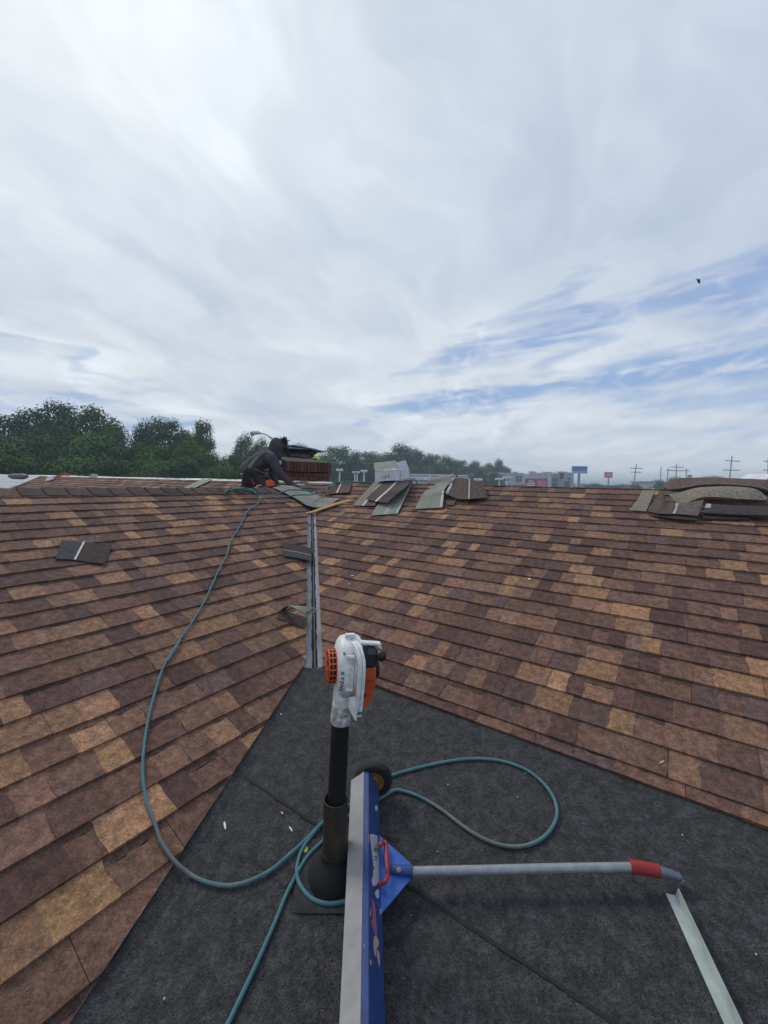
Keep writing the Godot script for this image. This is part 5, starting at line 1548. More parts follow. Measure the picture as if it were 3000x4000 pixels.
# ---------------------------------------------------------------- trees
func tree_proto(called: String, sd: int, loose_top: float, tone: Vector3) -> Node3D:
	# unit tree: ten metres tall, crown about seven metres wide
	var r := RandomNumberGenerator.new()
	r.seed = sd
	var root := Node3D.new()
	root.name = called
	var s := begin()
	tube(s, smooth_path([Vector3(0, -0.2, 0), Vector3(0.1, 1.6, 0.05), Vector3(-0.05, 3.6, -0.1), Vector3(0.1, 6.0, 0.1), Vector3(0.0, 8.2, 0.0)], 3), [0.34, 0.30, 0.28, 0.26, 0.24, 0.22, 0.20, 0.18, 0.15, 0.12, 0.10, 0.07, 0.05], 7)
	var blobs: Array = []
	var n := 26
	for i in n:
		var t := (i + 0.5) / n
		var y := lerpf(1.6, 9.2, t)
		var prof := sin(PI * clamp((y - 0.4) / 10.2, 0.05, 0.97)) * lerpf(1.0, 0.82, t)
		var a := i * 2.4 + r.randf() * 0.9
		var rad := 2.6 * prof * sqrt(r.randf_range(0.15, 1.0))
		var size := r.randf_range(0.95, 1.55) * lerpf(1.05, 0.75, t)
		blobs.append([Vector3(cos(a) * rad, y + r.randf_range(-0.4, 0.4), sin(a) * rad), size])
		if i % 2 == 0:
			tube(s, smooth_path([Vector3(0, y * 0.7, 0), Vector3(cos(a) * rad * 0.4, y * 0.86, sin(a) * rad * 0.4), blobs[-1][0]], 2), [0.11, 0.09, 0.07, 0.05, 0.03], 5)
	var tr := MeshInstance3D.new()
	tr.mesh = s.commit()
	tr.mesh.surface_set_material(0, mats.bark)
	tr.name = "trunk"
	root.add_child(tr)
	var c := begin()
	for b in blobs:
		var bt: float = r.randf_range(0.62, 1.5)
		var cnt := int(520 * b[1] * b[1])
		for k in cnt:
			var z := r.randf_range(-1.0, 1.0)
			var ph := r.randf() * TAU
			var q := sqrt(1.0 - z * z)
			var d := Vector3(q * cos(ph), z, q * sin(ph))
			if d.y < -0.55 and r.randf() < 0.6:
				continue
			var rr: float = b[1] * (pow(r.randf(), 0.35)) * r.randf_range(0.9, 1.18 + loose_top)
			var p: Vector3 = b[0] + Vector3(d.x * 1.12, d.y * 0.80, d.z * 1.12) * rr
			var nn := (d + Vector3(0, 0.5, 0) + Vector3(r.randf_range(-0.4, 0.4), r.randf_range(-0.3, 0.4), r.randf_range(-0.4, 0.4))).normalized()
			var bs := frame_of(nn, Vector3(r.randf_range(-1, 1), r.randf_range(-1, 1), r.randf_range(-1, 1)).normalized())
			var ls := r.randf_range(0.06, 0.15)
			var g: float = bt * r.randf_range(0.82, 1.2)
			c.set_color(Color(tone.x * g * r.randf_range(0.95, 1.3), tone.y * g * 1.18, tone.z * g))
			var v0 := p + bs.x * ls
			var v1 := p + bs.z * ls * 0.8 + nn * ls * 0.15
			var v2 := p - bs.x * ls * 0.9 - nn * ls * 0.2
			var v3 := p - bs.z * ls * 0.75
			triN(c, [v0, v1, v2], [nn, nn, nn])
			triN(c, [v0, v2, v3], [nn, nn, nn])
	var cr := MeshInstance3D.new()
	cr.mesh = c.commit()
	cr.mesh.surface_set_material(0, mats.leaf)
	cr.name = "crown"
	root.add_child(cr)
	return root

func plant(proto: Node3D, called: String, at: Vector3, h: float, r: float, label: String, group := "") -> void:
	var o: Node3D = proto.duplicate()
	o.name = numbered(called)
	add_child(o, true)
	o.position = Vector3(at.x, 0, at.z)
	o.rotation.y = rng.randf() * TAU
	var wide: float = r / 3.6 * (1.3 if at.length() > 75.0 else 1.0)
	o.scale = Vector3(wide, h / 10.0, wide)
	tag(o, label, "tree", group)

func build_trees() -> void:
	mats.bark = mat(srgb(70, 62, 54), 0.95)
	var lf := mat(Color.WHITE, 1.0, null, 1.0, true)
	lf.metallic_specular = 0.05
	lf.cull_mode = BaseMaterial3D.CULL_DISABLED
	lf.backlight_enabled = true
	lf.backlight = Color(0.16, 0.24, 0.06)
	mats.leaf = lf
	rng.seed = 66
	var P := [tree_proto("tree", 1, 0.10, Vector3(0.052, 0.088, 0.030)), tree_proto("tree", 2, 0.35, Vector3(0.044, 0.074, 0.027)), tree_proto("tree", 3, 0.0, Vector3(0.070, 0.118, 0.030)), tree_proto("tree", 4, 0.2, Vector3(0.043, 0.073, 0.028))]
	var near_row := "tall trees behind the far roof, left"
	var list := [
		[Vector3(-37.300, 12.028, -41.769), 3.9, 1, "leafy tree at the far left edge, crown open with sky gaps"],
		[Vector3(-35.099, 12.768, -42.345), 3.4, 1, "thin-topped tree second from the left edge"],
		[Vector3(-32.839, 13.566, -42.867), 2.9, 1, "tallest tree of the left group, feathery top"],
		[Vector3(-28.225, 12.713, -41.272), 3.6, 0, "dense rounded tree left of the blue gap in the trees"],
		[Vector3(-26.790, 11.060, -41.028), 2.4, 0, "lower shoulder tree at the left side of the blue gap"],
		[Vector3(-26.848, 11.851, -46.853), 3.0, 3, "pointed tree just right of the blue gap"],
		[Vector3(-24.275, 12.584, -47.114), 3.2, 0, "broad tree in the middle of the left tree belt"],
		[Vector3(-19.773, 12.439, -45.924), 2.1, 1, "slim tree with a lone round top, right end of the tall trees"],
		[Vector3(-22.013, 11.276, -47.111), 2.8, 0, "dark tree between the broad tree and the slim round-topped tree"],
		[Vector3(-19.641, 11.822, -58.807), 2.6, 3, "rounded tree under the street lamp, left of the worker"],
		[Vector3(-17.115, 11.181, -57.507), 2.2, 3, "tree directly behind the kneeling worker"],
		[Vector3(-29.022, 8.803, -33.072), 3.8, 0, "low dark tree in front of the far left trees"],
		[Vector3(-26.702, 9.116, -33.705), 3.6, 3, "low dark tree in front of the tallest tree"],
		[Vector3(-24.384, 9.460, -34.197), 3.4, 0, "low dark tree in front of the dense rounded tree"],
		[Vector3(-22.592, 8.464, -35.406), 2.9, 3, "low tree below the blue gap"],
		[Vector3(-21.157, 8.935, -36.282), 2.8, 2, "fresh green low tree right of the blue gap"],
		[Vector3(-19.072, 8.759, -36.294), 2.8, 2, "fresh green low tree in front of the broad tree"],
		[Vector3(-18.115, 9.550, -38.998), 2.8, 2, "fresh green low tree below the slim round-topped tree"],
		[Vector3(-15.740, 8.019, -38.939), 2.4, 3, "small dark tree right of the fresh green trees"],
		[Vector3(-15.415, 8.404, -42.277), 2.0, 2, "yellowish green bush-like tree left of the worker"],
		[Vector3(-13.256, 8.045, -41.956), 2.2, 3, "low dark tree behind the worker's back"],
		[Vector3(-23.204, 7.057, -27.524), 3.4, 3, "dark undergrowth tree at the foot of the far left trees"],
		[Vector3(-21.400, 7.311, -28.949), 3.2, 0, "dark undergrowth tree at the foot of the tallest tree"],
		[Vector3(-19.580, 7.093, -30.210), 2.8, 3, "dark undergrowth tree below the blue gap"],
		[Vector3(-17.508, 7.347, -31.456), 2.8, 0, "dark undergrowth tree below the broad tree"],
		[Vector3(-15.510, 7.323, -32.487), 2.6, 3, "dark undergrowth tree below the slim round-topped tree"],
		[Vector3(-13.321, 7.131, -33.445), 2.4, 0, "dark undergrowth tree right, near the worker"],
		[Vector3(-24.821, 7.418, -26.075), 3.4, 0, "dark tree cut by the left edge of the photo"],
		[Vector3(-20.225, 13.820, -97.933), 4.2, 3, "tree rising behind the chimney cap"],
		[Vector3(-9.632, 12.913, -83.446), 4.0, 0, "round tree right of the chimney"],
		[Vector3(-6.524, 11.996, -89.763), 3.2, 3, "second tree right of the chimney"],
		[Vector3(-2.990, 12.404, -89.950), 3.4, 0, "third tree right of the chimney"],
		[Vector3(3.776, 14.918, -103.931), 4.4, 3, "highest tree of the distant belt, above the cardboard box"],
		[Vector3(0.349, 13.239, -105.999), 3.6, 0, "tree left above the cardboard box"],
		[Vector3(7.860, 14.347, -107.714), 3.8, 3, "tree right above the cardboard box"],
		[Vector3(12.192, 13.434, -109.322), 3.4, 0, "tree above the white roof edge right of the box"]]
	for q in list:
		var top: Vector3 = q[0]
		plant(P[q[2]], "tree", top, top.y * 1.04, q[1], q[3])
	var far := "distant trees behind the car dealer's buildings"
	for q in [[Vector3(16.805, 12.913, -114.776), 3.6, "distant tree over the widest grey shingle strip on the ridge"], [Vector3(21.264, 12.478, -118.101), 3.2, "distant tree over the folded brown bundle on the ridge"], [Vector3(25.703, 11.995, -121.307), 3.4, "distant tree directly behind the red-striped building, left"], [Vector3(30.842, 12.016, -126.288), 3.0, "distant tree directly behind the red-striped building, right"], [Vector3(35.468, 13.116, -131.294), 2.6, "pointed last tall tree of the distant belt, behind the dealer's building"], [Vector3(38.874, 11.222, -134.495), 2.6, "small end tree of the distant belt above the notched parapet"], [Vector3(-9.128, 9.632, -91.546), 3.4, "low tree between the chimney and the nearest parking lamp"], [Vector3(-4.677, 9.288, -91.881), 3.4, "low tree behind the twin white parking lamps"], [Vector3(-0.222, 10.075, -98.000), 3.6, "low tree just behind the cardboard box, left"], [Vector3(5.244, 10.381, -99.862), 3.6, "low tree just behind the cardboard box, right"], [Vector3(9.861, 10.127, -103.531), 3.6, "low tree over the white roof band, first right of the box"], [Vector3(14.770, 9.707, -106.985), 3.6, "low tree over the white roof band, second right of the box"], [Vector3(19.928, 9.510, -110.213), 3.6, "low tree behind the right end of the white building"], [Vector3(25.306, 9.426, -113.206), 3.6, "lower front tree behind the red-striped building"], [Vector3(30.720, 9.371, -118.069), 3.2, "lowest tree behind the dealer's pale corner block"], [Vector3(-14.102, 10.366, -94.959), 3.4, "low tree just right of the chimney cap"], [Vector3(-17.001, 9.430, -90.415), 3.4, "tree behind the right half of the chimney cap"], [Vector3(-20.484, 9.087, -87.638), 3.4, "tree behind the worker's head and the chimney"]]:
		var top: Vector3 = q[0]
		plant(P[rng.randi() % 2 * 3], "tree", top, top.y * 1.05, q[1], q[2], far)
	for q in [[Vector3(60.232, 6.142, -137.376), 4.0, "low bush at the foot of the blue sign's right side"], [Vector3(70.097, 6.025, -143.828), 5.0, "low bush between the blue and red signs"], [Vector3(67.682, 6.234, -133.862), 3.0, "small bush under the red sign's left edge"], [Vector3(68.468, 6.049, -122.115), 4.0, "low bush right of the red sign"], [Vector3(66.662, 6.125, -111.607), 3.0, "bush at the foot of the leftmost utility pole"], [Vector3(65.945, 7.026, -100.256), 3.0, "bush beside the tiny low pale building"], [Vector3(62.900, 7.488, -90.242), 3.2, "rounded bush below the middle pole group"], [Vector3(66.946, 7.666, -87.283), 4.0, "long bush under the tallest utility pole, left"], [Vector3(68.105, 7.580, -86.381), 3.0, "small bush under the tallest utility pole, right"], [Vector3(69.876, 6.990, -84.955), 4.0, "bush above the arched shingle pile"], [Vector3(72.522, 7.556, -82.707), 3.2, "bush beside the white sloping roof at the right edge"], [Vector3(74.953, 5.799, -141.358), 5.0, "wide hedge-like bush below the red sign"]]:
		var top: Vector3 = q[0]
		plant(P[3], "bush", top, max(top.y, 3.0) * 1.1, q[1], q[2], "bushes on the right-hand horizon")
	for p in P:
		p.free()

# ---------------------------------------------------------------- buildings, lamps, signs, poles in the distance
func panel(o: Node3D, called: String, pts: Array, th: float, m: Material) -> MeshInstance3D:
	var s := begin()
	slab(s, pts, Vector3(0, 0, th))
	return obj(called, s, m, o)

func block(o: Node3D, called: String, lt: Vector3, rb: Vector3, depth: float, m: Material, y0 := 0.0) -> MeshInstance3D:
	# front face from left-top to right, down to y0, running back
	var s := begin()
	box(s, Transform3D(Basis.IDENTITY, Vector3((lt.x + rb.x) * 0.5, (lt.y + y0) * 0.5, lt.z - depth * 0.5)), Vector3(rb.x - lt.x, lt.y - y0, depth))
	return obj(called, s, m, o)

func build_far() -> void:
	var pale := mat(srgb(216, 220, 226), 0.8, mats.soft, 0.2)
	var grey := mat(srgb(136, 140, 148), 0.8, mats.soft, 0.2)
	var wht := mat(srgb(246, 247, 250), 0.7, mats.soft, 0.2)
	var darkm := mat(srgb(46, 50, 58), 0.3)
	var red := mat(srgb(176, 48, 62), 0.6)
	# long white building
	var a: Vector3 = Vector3(-5.292, 7.265, -95.000)
	var b: Vector3 = Vector3(18.549, 7.734, -95.000)
	var o := thing("white_building", "long low white building with white roof band behind the cardboard box", "building", Vector3(a.x, 0, a.z))
	block(o, "wall", a, b, 14.0, mat(srgb(210, 217, 226), 0.8, mats.soft, 0.2))
	var c: Vector3 = Vector3(5.322, 7.813, -94.700)
	block(o, "roof_band", Vector3(c.x, c.y, -94.6), Vector3(b.x + 0.3, 0, 0), 0.4, wht, (Vector3(5.329, 7.501, -94.700) as Vector3).y)
	block(o, "roof_band", Vector3(c.x, (Vector3(5.334, 7.313, -94.700) as Vector3).y, -94.5), Vector3(b.x + 0.3, 0, 0), 0.5, wht, (Vector3(5.354, 6.480, -94.700) as Vector3).y)
	block(o, "roof_edge", Vector3(a.x - 0.3, a.y + 0.25, -94.4), Vector3(c.x - 0.05, 0, 0), 0.7, wht, a.y - 0.1)
	panel(o, "window", [Vector3(-4.640, 6.137, -94.900), Vector3(-3.749, 6.155, -94.900), Vector3(-3.745, 5.925, -94.900), Vector3(-4.636, 5.907, -94.900)], 0.15, darkm)
	panel(o, "door", [Vector3(-3.307, 6.080, -94.900), Vector3(-2.846, 6.089, -94.900), Vector3(-2.828, 5.064, -94.900), Vector3(-3.289, 5.055, -94.900)], 0.15, darkm)
	for i in 4:
		var x: float = lerp(c.x, b.x, (i + 0.4) / 4.0)
		block(o, "pilaster", Vector3(x, c.y - 0.2, -94.45), Vector3(x + 0.35, 0, 0), 0.3, wht)
	# dark building with the red stripe
	a = Vector3(21.572, 8.711, -112.000)
	b = Vector3(27.859, 8.677, -112.000)
	o = thing("striped_building", "dark grey flat-roofed building with a red stripe", "building", Vector3(a.x, 0, a.z))
	block(o, "wall", a, b, 12.0, grey)
	panel(o, "red_stripe", [Vector3(21.586, 7.738, -111.900), Vector3(27.874, 7.626, -111.900), Vector3(27.884, 7.363, -111.900), Vector3(21.594, 7.502, -111.900)], 0.12, red)
	panel(o, "vent", [Vector3(25.594, 8.001, -111.900), Vector3(26.253, 7.988, -111.900), Vector3(26.260, 7.804, -111.900), Vector3(25.601, 7.817, -111.900)], 0.15, darkm)
	block(o, "roof_box", Vector3(21.860, 8.937, -112.500), Vector3(22.190, 8.944, -112.500), 1.0, pale, a.y - 0.1)
	# pale dealer's building
	a = Vector3(29.751, 9.047, -120.000)
	b = Vector3(47.786, 9.402, -120.000)
	o = thing("dealer_building", "pale grey building with notched parapet and large red banner", "building", Vector3(a.x, 0, a.z))
	block(o, "wall", Vector3(a.x, (Vector3(36.866, 8.969, -120.000) as Vector3).y, -120), b, 16.0, pale)
	for q in [[Vector3(29.695, 9.205, -119.800), Vector3(33.569, 9.281, -119.800)], [Vector3(33.644, 9.121, -119.850), Vector3(36.265, 9.172, -119.850)], [Vector3(36.401, 9.473, -119.800), Vector3(38.010, 9.505, -119.800)], [Vector3(38.122, 9.182, -119.850), Vector3(39.868, 9.216, -119.850)], [Vector3(41.251, 9.677, -119.800), Vector3(43.050, 9.713, -119.800)], [Vector3(43.195, 9.336, -119.850), Vector3(44.887, 9.369, -119.850)], [Vector3(44.964, 9.642, -119.800), Vector3(47.637, 9.694, -119.800)]]:
		block(o, "parapet", q[0], q[1], 1.2, pale, (Vector3(36.873, 8.806, -120.000) as Vector3).y)
	block(o, "corner_block", Vector3(29.622, 9.170, -119.500), Vector3(31.391, 9.205, -119.500), 0.6, mat(srgb(226, 230, 234), 0.8), 0.0)
	for q in [[Vector3(33.639, 8.192, -119.600), Vector3(35.192, 8.223, -119.600), Vector3(35.248, 6.864, -119.600), Vector3(33.694, 6.833, -119.600)], [Vector3(37.427, 8.267, -119.600), Vector3(38.953, 8.297, -119.600), Vector3(39.015, 6.884, -119.600), Vector3(37.487, 6.854, -119.600)]]:
		var win := panel(o, "window", q, 0.2, darkm)
		var s := begin()
		var mx: Vector3 = (q[0] + q[1]) * 0.5
		var my: Vector3 = (q[0] + q[3]) * 0.5
		box(s, Transform3D(Basis.IDENTITY, Vector3(mx.x, (q[0].y + q[3].y) * 0.5, q[0].z + 0.26)), Vector3(0.14, q[0].y - q[3].y, 0.08))
		obj("mullion", s, pale, win)
		s = begin()
		box(s, Transform3D(Basis.IDENTITY, Vector3(mx.x, my.y, q[0].z + 0.26)), Vector3(q[1].x - q[0].x, 0.14, 0.06))
		obj("mullion", s, pale, win)
	for q in [[Vector3(33.656, 5.743, -119.600), Vector3(36.115, 5.737, -119.600), Vector3(36.185, 4.046, -119.600), Vector3(33.726, 3.998, -119.600)], [Vector3(36.552, 5.718, -119.600), Vector3(39.939, 5.730, -119.600), Vector3(40.010, 4.122, -119.600), Vector3(36.623, 4.055, -119.600)]]:
		panel(o, "garage_door", q, 0.2, mat(srgb(66, 66, 68), 0.6))
	panel(o, "pier", [Vector3(46.159, 9.139, -119.300), Vector3(46.811, 9.152, -119.300), Vector3(47.049, 4.268, -119.300), Vector3(46.395, 4.255, -119.300)], 0.3, mat(srgb(188, 194, 200), 0.8))
	# banner
	var sg := thing("red_banner", "red banner with white oval and white lettering on the dealer's wall", "banner", Vector3(43.329, 5.282, -119.400))
	panel(sg, "cloth", [Vector3(40.265, 7.616, -119.600), Vector3(46.316, 7.735, -119.600), Vector3(46.432, 5.340, -119.600), Vector3(40.371, 5.221, -119.600)], 0.12, red)
	panel(sg, "dark_half", [Vector3(40.269, 7.533, -119.440), Vector3(42.801, 7.583, -119.440), Vector3(42.905, 5.327, -119.440), Vector3(40.370, 5.277, -119.440)], 0.02, mat(srgb(142, 40, 54), 0.6))
	var ov: Array = []
	var oc: Vector3 = Vector3(41.761, 6.774, -119.400)
	for k in 20:
		ov.append(oc + Vector3(cos(TAU * k / 20) * 0.92, sin(TAU * k / 20) * 0.34, 0))
	panel(sg, "white_oval", ov, 0.03, wht)
	panel(sg, "white_box", [Vector3(40.502, 6.287, -119.400), Vector3(42.762, 6.332, -119.400), Vector3(42.798, 5.571, -119.400), Vector3(40.536, 5.526, -119.400)], 0.03, wht)
	for q in [[Vector3(40.977, 6.868, -119.350), Vector3(42.528, 6.898, -119.350), Vector3(42.538, 6.681, -119.350), Vector3(40.986, 6.651, -119.350)], [Vector3(40.659, 6.046, -119.350), Vector3(42.565, 6.084, -119.350), Vector3(42.573, 5.921, -119.350), Vector3(40.667, 5.883, -119.350)]]:
		panel(sg, "print_line", q, 0.02, red)
	for q in [[Vector3(43.502, 6.265, -119.400), Vector3(46.228, 6.264, -119.400), Vector3(46.233, 6.156, -119.400), Vector3(43.507, 6.156, -119.400)], [Vector3(43.681, 5.915, -119.400), Vector3(46.081, 5.908, -119.400), Vector3(46.085, 5.826, -119.400), Vector3(43.685, 5.833, -119.400)], [Vector3(43.695, 5.616, -119.400), Vector3(45.823, 5.603, -119.400), Vector3(45.827, 5.522, -119.400), Vector3(43.699, 5.534, -119.400)]]:
		panel(sg, "print_line", q, 0.03, wht)
	var tm := TextMesh.new()
	var sf := SystemFont.new()
	sf.font_names = PackedStringArray(["Droid Sans"])
	sf.font_weight = 700
	sf.font_italic = true
	tm.font = sf
	tm.text = "REAL PART"
	tm.font_size = 32
	tm.pixel_size = 0.0155
	tm.depth = 0.03
	tm.material = wht
	var mi := MeshInstance3D.new()
	mi.mesh = tm
	mi.name = "lettering"
	sg.add_child(mi)
	mi.transform = sg.transform.affine_inverse() * Transform3D(Basis.IDENTITY, Vector3(44.842, 6.754, -119.400))
	# darker wing and the grey block to its right
	o = thing("dark_wing", "darker grey building wing between the red banner and the grey block", "building", Vector3(49.340, 5.366, -122.000))
	block(o, "wall", Vector3(47.926, 9.224, -122.000), Vector3(50.426, 9.274, -122.000), 10.0, mat(srgb(144, 147, 154), 0.8))
	panel(o, "window", [Vector3(48.288, 7.845, -121.900), Vector3(50.149, 7.882, -121.900), Vector3(50.190, 7.051, -121.900), Vector3(48.328, 7.014, -121.900)], 0.15, mat(srgb(92, 76, 82), 0.5))
	panel(o, "window", [Vector3(48.350, 6.570, -121.900), Vector3(50.212, 6.607, -121.900), Vector3(50.260, 5.664, -121.900), Vector3(48.396, 5.627, -121.900)], 0.15, mat(srgb(92, 76, 82), 0.5))
	o = thing("grey_block", "grey two-storey block with a tall dark window, left of the blue sign", "building", Vector3(53.828, 5.428, -124.000))
	block(o, "wall", Vector3(51.290, 9.722, -124.000), Vector3(55.862, 9.812, -124.000), 12.0, mat(srgb(190, 195, 202), 0.8, mats.soft, 0.2))
	block(o, "parapet", Vector3(51.196, 9.940, -123.800), Vector3(53.788, 9.991, -123.800), 1.0, pale, (Vector3(51.295, 9.610, -124.000) as Vector3).y)
	panel(o, "window", [Vector3(51.711, 9.503, -123.900), Vector3(52.670, 9.522, -123.900), Vector3(52.759, 7.779, -123.900), Vector3(51.799, 7.760, -123.900)], 0.15, darkm)
	panel(o, "window", [Vector3(54.159, 8.032, -123.900), Vector3(54.836, 8.045, -123.900), Vector3(54.857, 7.651, -123.900), Vector3(54.179, 7.638, -123.900)], 0.15, darkm)
	panel(o, "door", [Vector3(53.132, 7.110, -123.900), Vector3(54.770, 7.142, -123.900), Vector3(54.918, 4.320, -123.900), Vector3(53.277, 4.288, -123.900)], 0.15, mat(srgb(88, 90, 98), 0.5))
	# low building and the white gable at the right
	o = thing("low_pale_building", "tiny low pale building on the horizon right of the red sign", "building", Vector3(87.733, 6.067, -140.000))
	block(o, "wall", Vector3(86.107, 7.400, -140.000), Vector3(89.180, 7.461, -140.000), 6.0, pale)
	block(o, "roof", Vector3(85.498, 7.729, -139.600), Vector3(89.243, 7.803, -139.600), 7.0, mat(srgb(150, 120, 118), 0.8), (Vector3(85.526, 7.305, -139.600) as Vector3).y)
	o = thing("white_gable", "white sloping roof of a shed at the right edge of the photo", "building", Vector3(57.459, 6.397, -62.000))
	var s2 := begin()
	slab(s2, [Vector3(55.234, 6.731, -62.000), Vector3(57.671, 8.287, -62.000), Vector3(60.455, 6.758, -62.000)], Vector3(0, 0, -5))
	obj("roof", s2, wht, o)
	var g0: Vector3 = Vector3(55.733, 6.701, -62.300)
	block(o, "wall", g0, Vector3(60.517, 6.795, -62.300), 4.6, pale)

	# lamp heads of the parking lot
	var lamps := [[Vector3(-8.401, 7.863, -78.000), 0.95, "white parking lamp with square head nearest the chimney", 1], [Vector3(-5.693, 7.511, -80.000), 0.72, "left post of the twin white parking lamps", 0], [Vector3(-5.258, 7.520, -80.000), 0.72, "right post of the twin white parking lamps", 0], [Vector3(-3.758, 7.691, -76.000), 0.9, "white parking lamp with tilted head in front of the white building", 2], [Vector3(18.735, 6.641, -84.000), 1.2, "white parking lamp in front of the red-striped building", 1], [Vector3(22.965, 6.820, -84.000), 1.15, "lower white parking lamp in front of the dealer's building", 1], [Vector3(24.427, 7.154, -84.000), 1.05, "higher white parking lamp in front of the dealer's building", 1]]
	for l in lamps:
		var p: Vector3 = l[0]
		var t := thing("parking_lamp", l[2], "lamp post", Vector3(p.x, 0, p.z), 0.0, "parking lot lamps")
		var s := begin()
		rod(s, Vector3(p.x, 0, p.z), p, 0.13, 8)
		obj("pole", s, wht, t)
		for k in [-1.0, 1.0]:
			s = begin()
			box(s, Transform3D(Basis(Vector3.BACK, 0.12 * k if l[3] == 2 else 0.0), p + Vector3(k * l[1] * 0.34, 0.1, 0.0)), Vector3(l[1] * 0.64, 0.42, 0.6), 0.06)
			obj("lamp_head", s, wht, t)
		s = begin()
		rod(s, p + Vector3(-0.2, 0.05, 0), p + Vector3(0.2, 0.05, 0), 0.09, 6)
		obj("arm", s, wht, t)
	# street lamp over the worker
	var hd: Vector3 = Vector3(-7.973, 8.752, -25.796)
	var sl := thing("street_lamp", "grey cobra-head street lamp reaching left above the worker's hood", "street lamp", Vector3((Vector3(-6.703, 7.147, -26.155) as Vector3).x, 0, (Vector3(-6.703, 7.147, -26.155) as Vector3).z))
	var s := begin()
	var pb: Vector3 = Vector3(-6.704, 8.252, -26.154)
	tube(s, PackedVector3Array([Vector3(pb.x, 0, pb.z), pb]), [0.12, 0.075], 10)
	var lm := mat(srgb(142, 148, 156), 0.5, null, 1.0, false, 0.4)
	obj("pole", s, lm, sl)
	s = begin()
	tube(s, smooth_path([pb, Vector3(-6.927, 8.462, -26.096), Vector3(-7.221, 8.651, -26.016), Vector3(-7.426, 8.750, -25.959), Vector3(-7.715, 8.797, -25.874)], 5), 0.035, 8)
	tube(s, smooth_path([Vector3(-6.749, 8.203, -26.143), Vector3(-7.016, 8.411, -26.073), Vector3(-7.192, 8.606, -26.024), Vector3(-7.280, 8.695, -26.000)], 4), 0.02, 6)
	obj("arm", s, lm, sl)
	s = begin()
	var hx: Vector3 = (Vector3(-7.658, 8.800, -25.891) as Vector3) - (Vector3(-8.257, 8.798, -25.706) as Vector3)
	lathe(s, Transform3D(frame_of(hx.normalized(), Vector3.UP).scaled_local(Vector3(1.0, 1.0, 1.0)), Vector3(-8.257, 8.798, -25.706)), [Vector2(0.0, 0.0), Vector2(0.06, 0.02), Vector2(0.105, 0.10), Vector2(0.12, 0.24), Vector2(0.11, 0.40), Vector2(0.075, 0.58), Vector2(0.045, hx.length() + 0.04)], 16)
	obj("lamp_head", s, mat(srgb(182, 190, 202), 0.5), sl)
	s = begin()
	lathe(s, Transform3D(Basis(Vector3.RIGHT, PI), Vector3(-8.116, 8.744, -25.751)), [Vector2(0.13, 0.0), Vector2(0.12, 0.07), Vector2(0.07, 0.13), Vector2(0.0, 0.145)], 16)
	obj("lens", s, mat(srgb(150, 160, 180), 0.2), sl)
	s = begin()
	rod(s, Vector3(-7.801, 8.823, -25.848), Vector3(-7.801, 8.916, -25.848), 0.04, 8)
	obj("photocell", s, mats.black, sl)
	# signs on poles
	o = thing("blue_sign", "blue two-tone sign board on a tall pole right of the grey block", "sign", Vector3(54.983, 4.723, -118.000))
	o.position.y = 0.0
	block(o, "blue_panel", Vector3(52.666, 11.329, -118.000), Vector3(56.851, 11.412, -118.000), 0.6, mat(srgb(74, 112, 176), 0.5), (Vector3(52.735, 10.021, -118.000) as Vector3).y)
	block(o, "pale_panel", Vector3((Vector3(52.736, 9.994, -118.000) as Vector3).x, (Vector3(52.736, 9.994, -118.000) as Vector3).y, -118.05), Vector3(56.925, 10.076, -118.000), 0.5, mat(srgb(150, 176, 206), 0.5), (Vector3(52.773, 9.299, -118.000) as Vector3).y)
	block(o, "pole", Vector3(54.556, 9.364, -118.200), Vector3(55.067, 9.374, -118.200), 0.5, mat(srgb(118, 124, 132), 0.6))
	o = thing("red_sign", "small red sign board on a thin pole right of the blue sign", "sign", Vector3(80.405, 4.584, -150.000))
	o.position.y = 0.0
	block(o, "panel", Vector3(78.665, 10.897, -150.000), Vector3(81.396, 10.951, -150.000), 0.6, mat(srgb(196, 92, 100), 0.6), (Vector3(78.782, 8.890, -150.000) as Vector3).y)
	block(o, "pale_mark", Vector3(79.229, 10.222, -149.700), Vector3(80.762, 10.253, -149.700), 0.15, mat(srgb(214, 178, 182), 0.6), (Vector3(79.261, 9.679, -149.700) as Vector3).y)
	block(o, "pole", Vector3(80.085, 8.918, -150.200), Vector3(80.427, 8.925, -150.200), 0.4, mat(srgb(128, 134, 142), 0.6))
	# utility poles
	var up := [[Vector3(66.919, 11.841, -112.000), [[165, 0.85], [200, 0.7]], "leaning utility pole with two crossarms, leftmost", Vector3(66.568, 6.034, -112.000), 128], [Vector3(88.603, 12.507, -135.000), [], "thin bare pole second from left in the pole group", Vector3(88.823, 6.211, -135.000), 148], [Vector3(86.330, 11.888, -128.000), [[182, 0.5]], "short pole with one small crossarm", Vector3(86.129, 6.237, -128.000), 158], [Vector3(81.754, 12.496, -118.000), [[153, 1.0], [186, 1.1]], "utility pole with two long crossarms in the middle group", Vector3(81.951, 6.269, -118.000), 124], [Vector3(88.960, 11.618, -124.000), [[186, 0.45]], "pole with a round transformer", Vector3(89.087, 6.341, -124.000), 164], [Vector3(85.601, 13.953, -104.000), [[96, 1.0], [180, 1.2]], "tallest utility pole with wide crossarms at the right", Vector3(85.397, 6.497, -104.000), 50], [Vector3(94.568, 13.864, -104.000), [[100, 0.8], [180, 0.8]], "utility pole at the right edge of the photo", Vector3(95.030, 6.687, -104.000), 60], [Vector3(117.539, 10.534, -150.000), [[242, 0.3]], "small distant pole between the middle group and the tallest pole", Vector3(117.843, 6.612, -150.000), 228]]
	var pm := mat(srgb(150, 153, 158), 0.9)  # pole colour lightened to stand in for distance haze
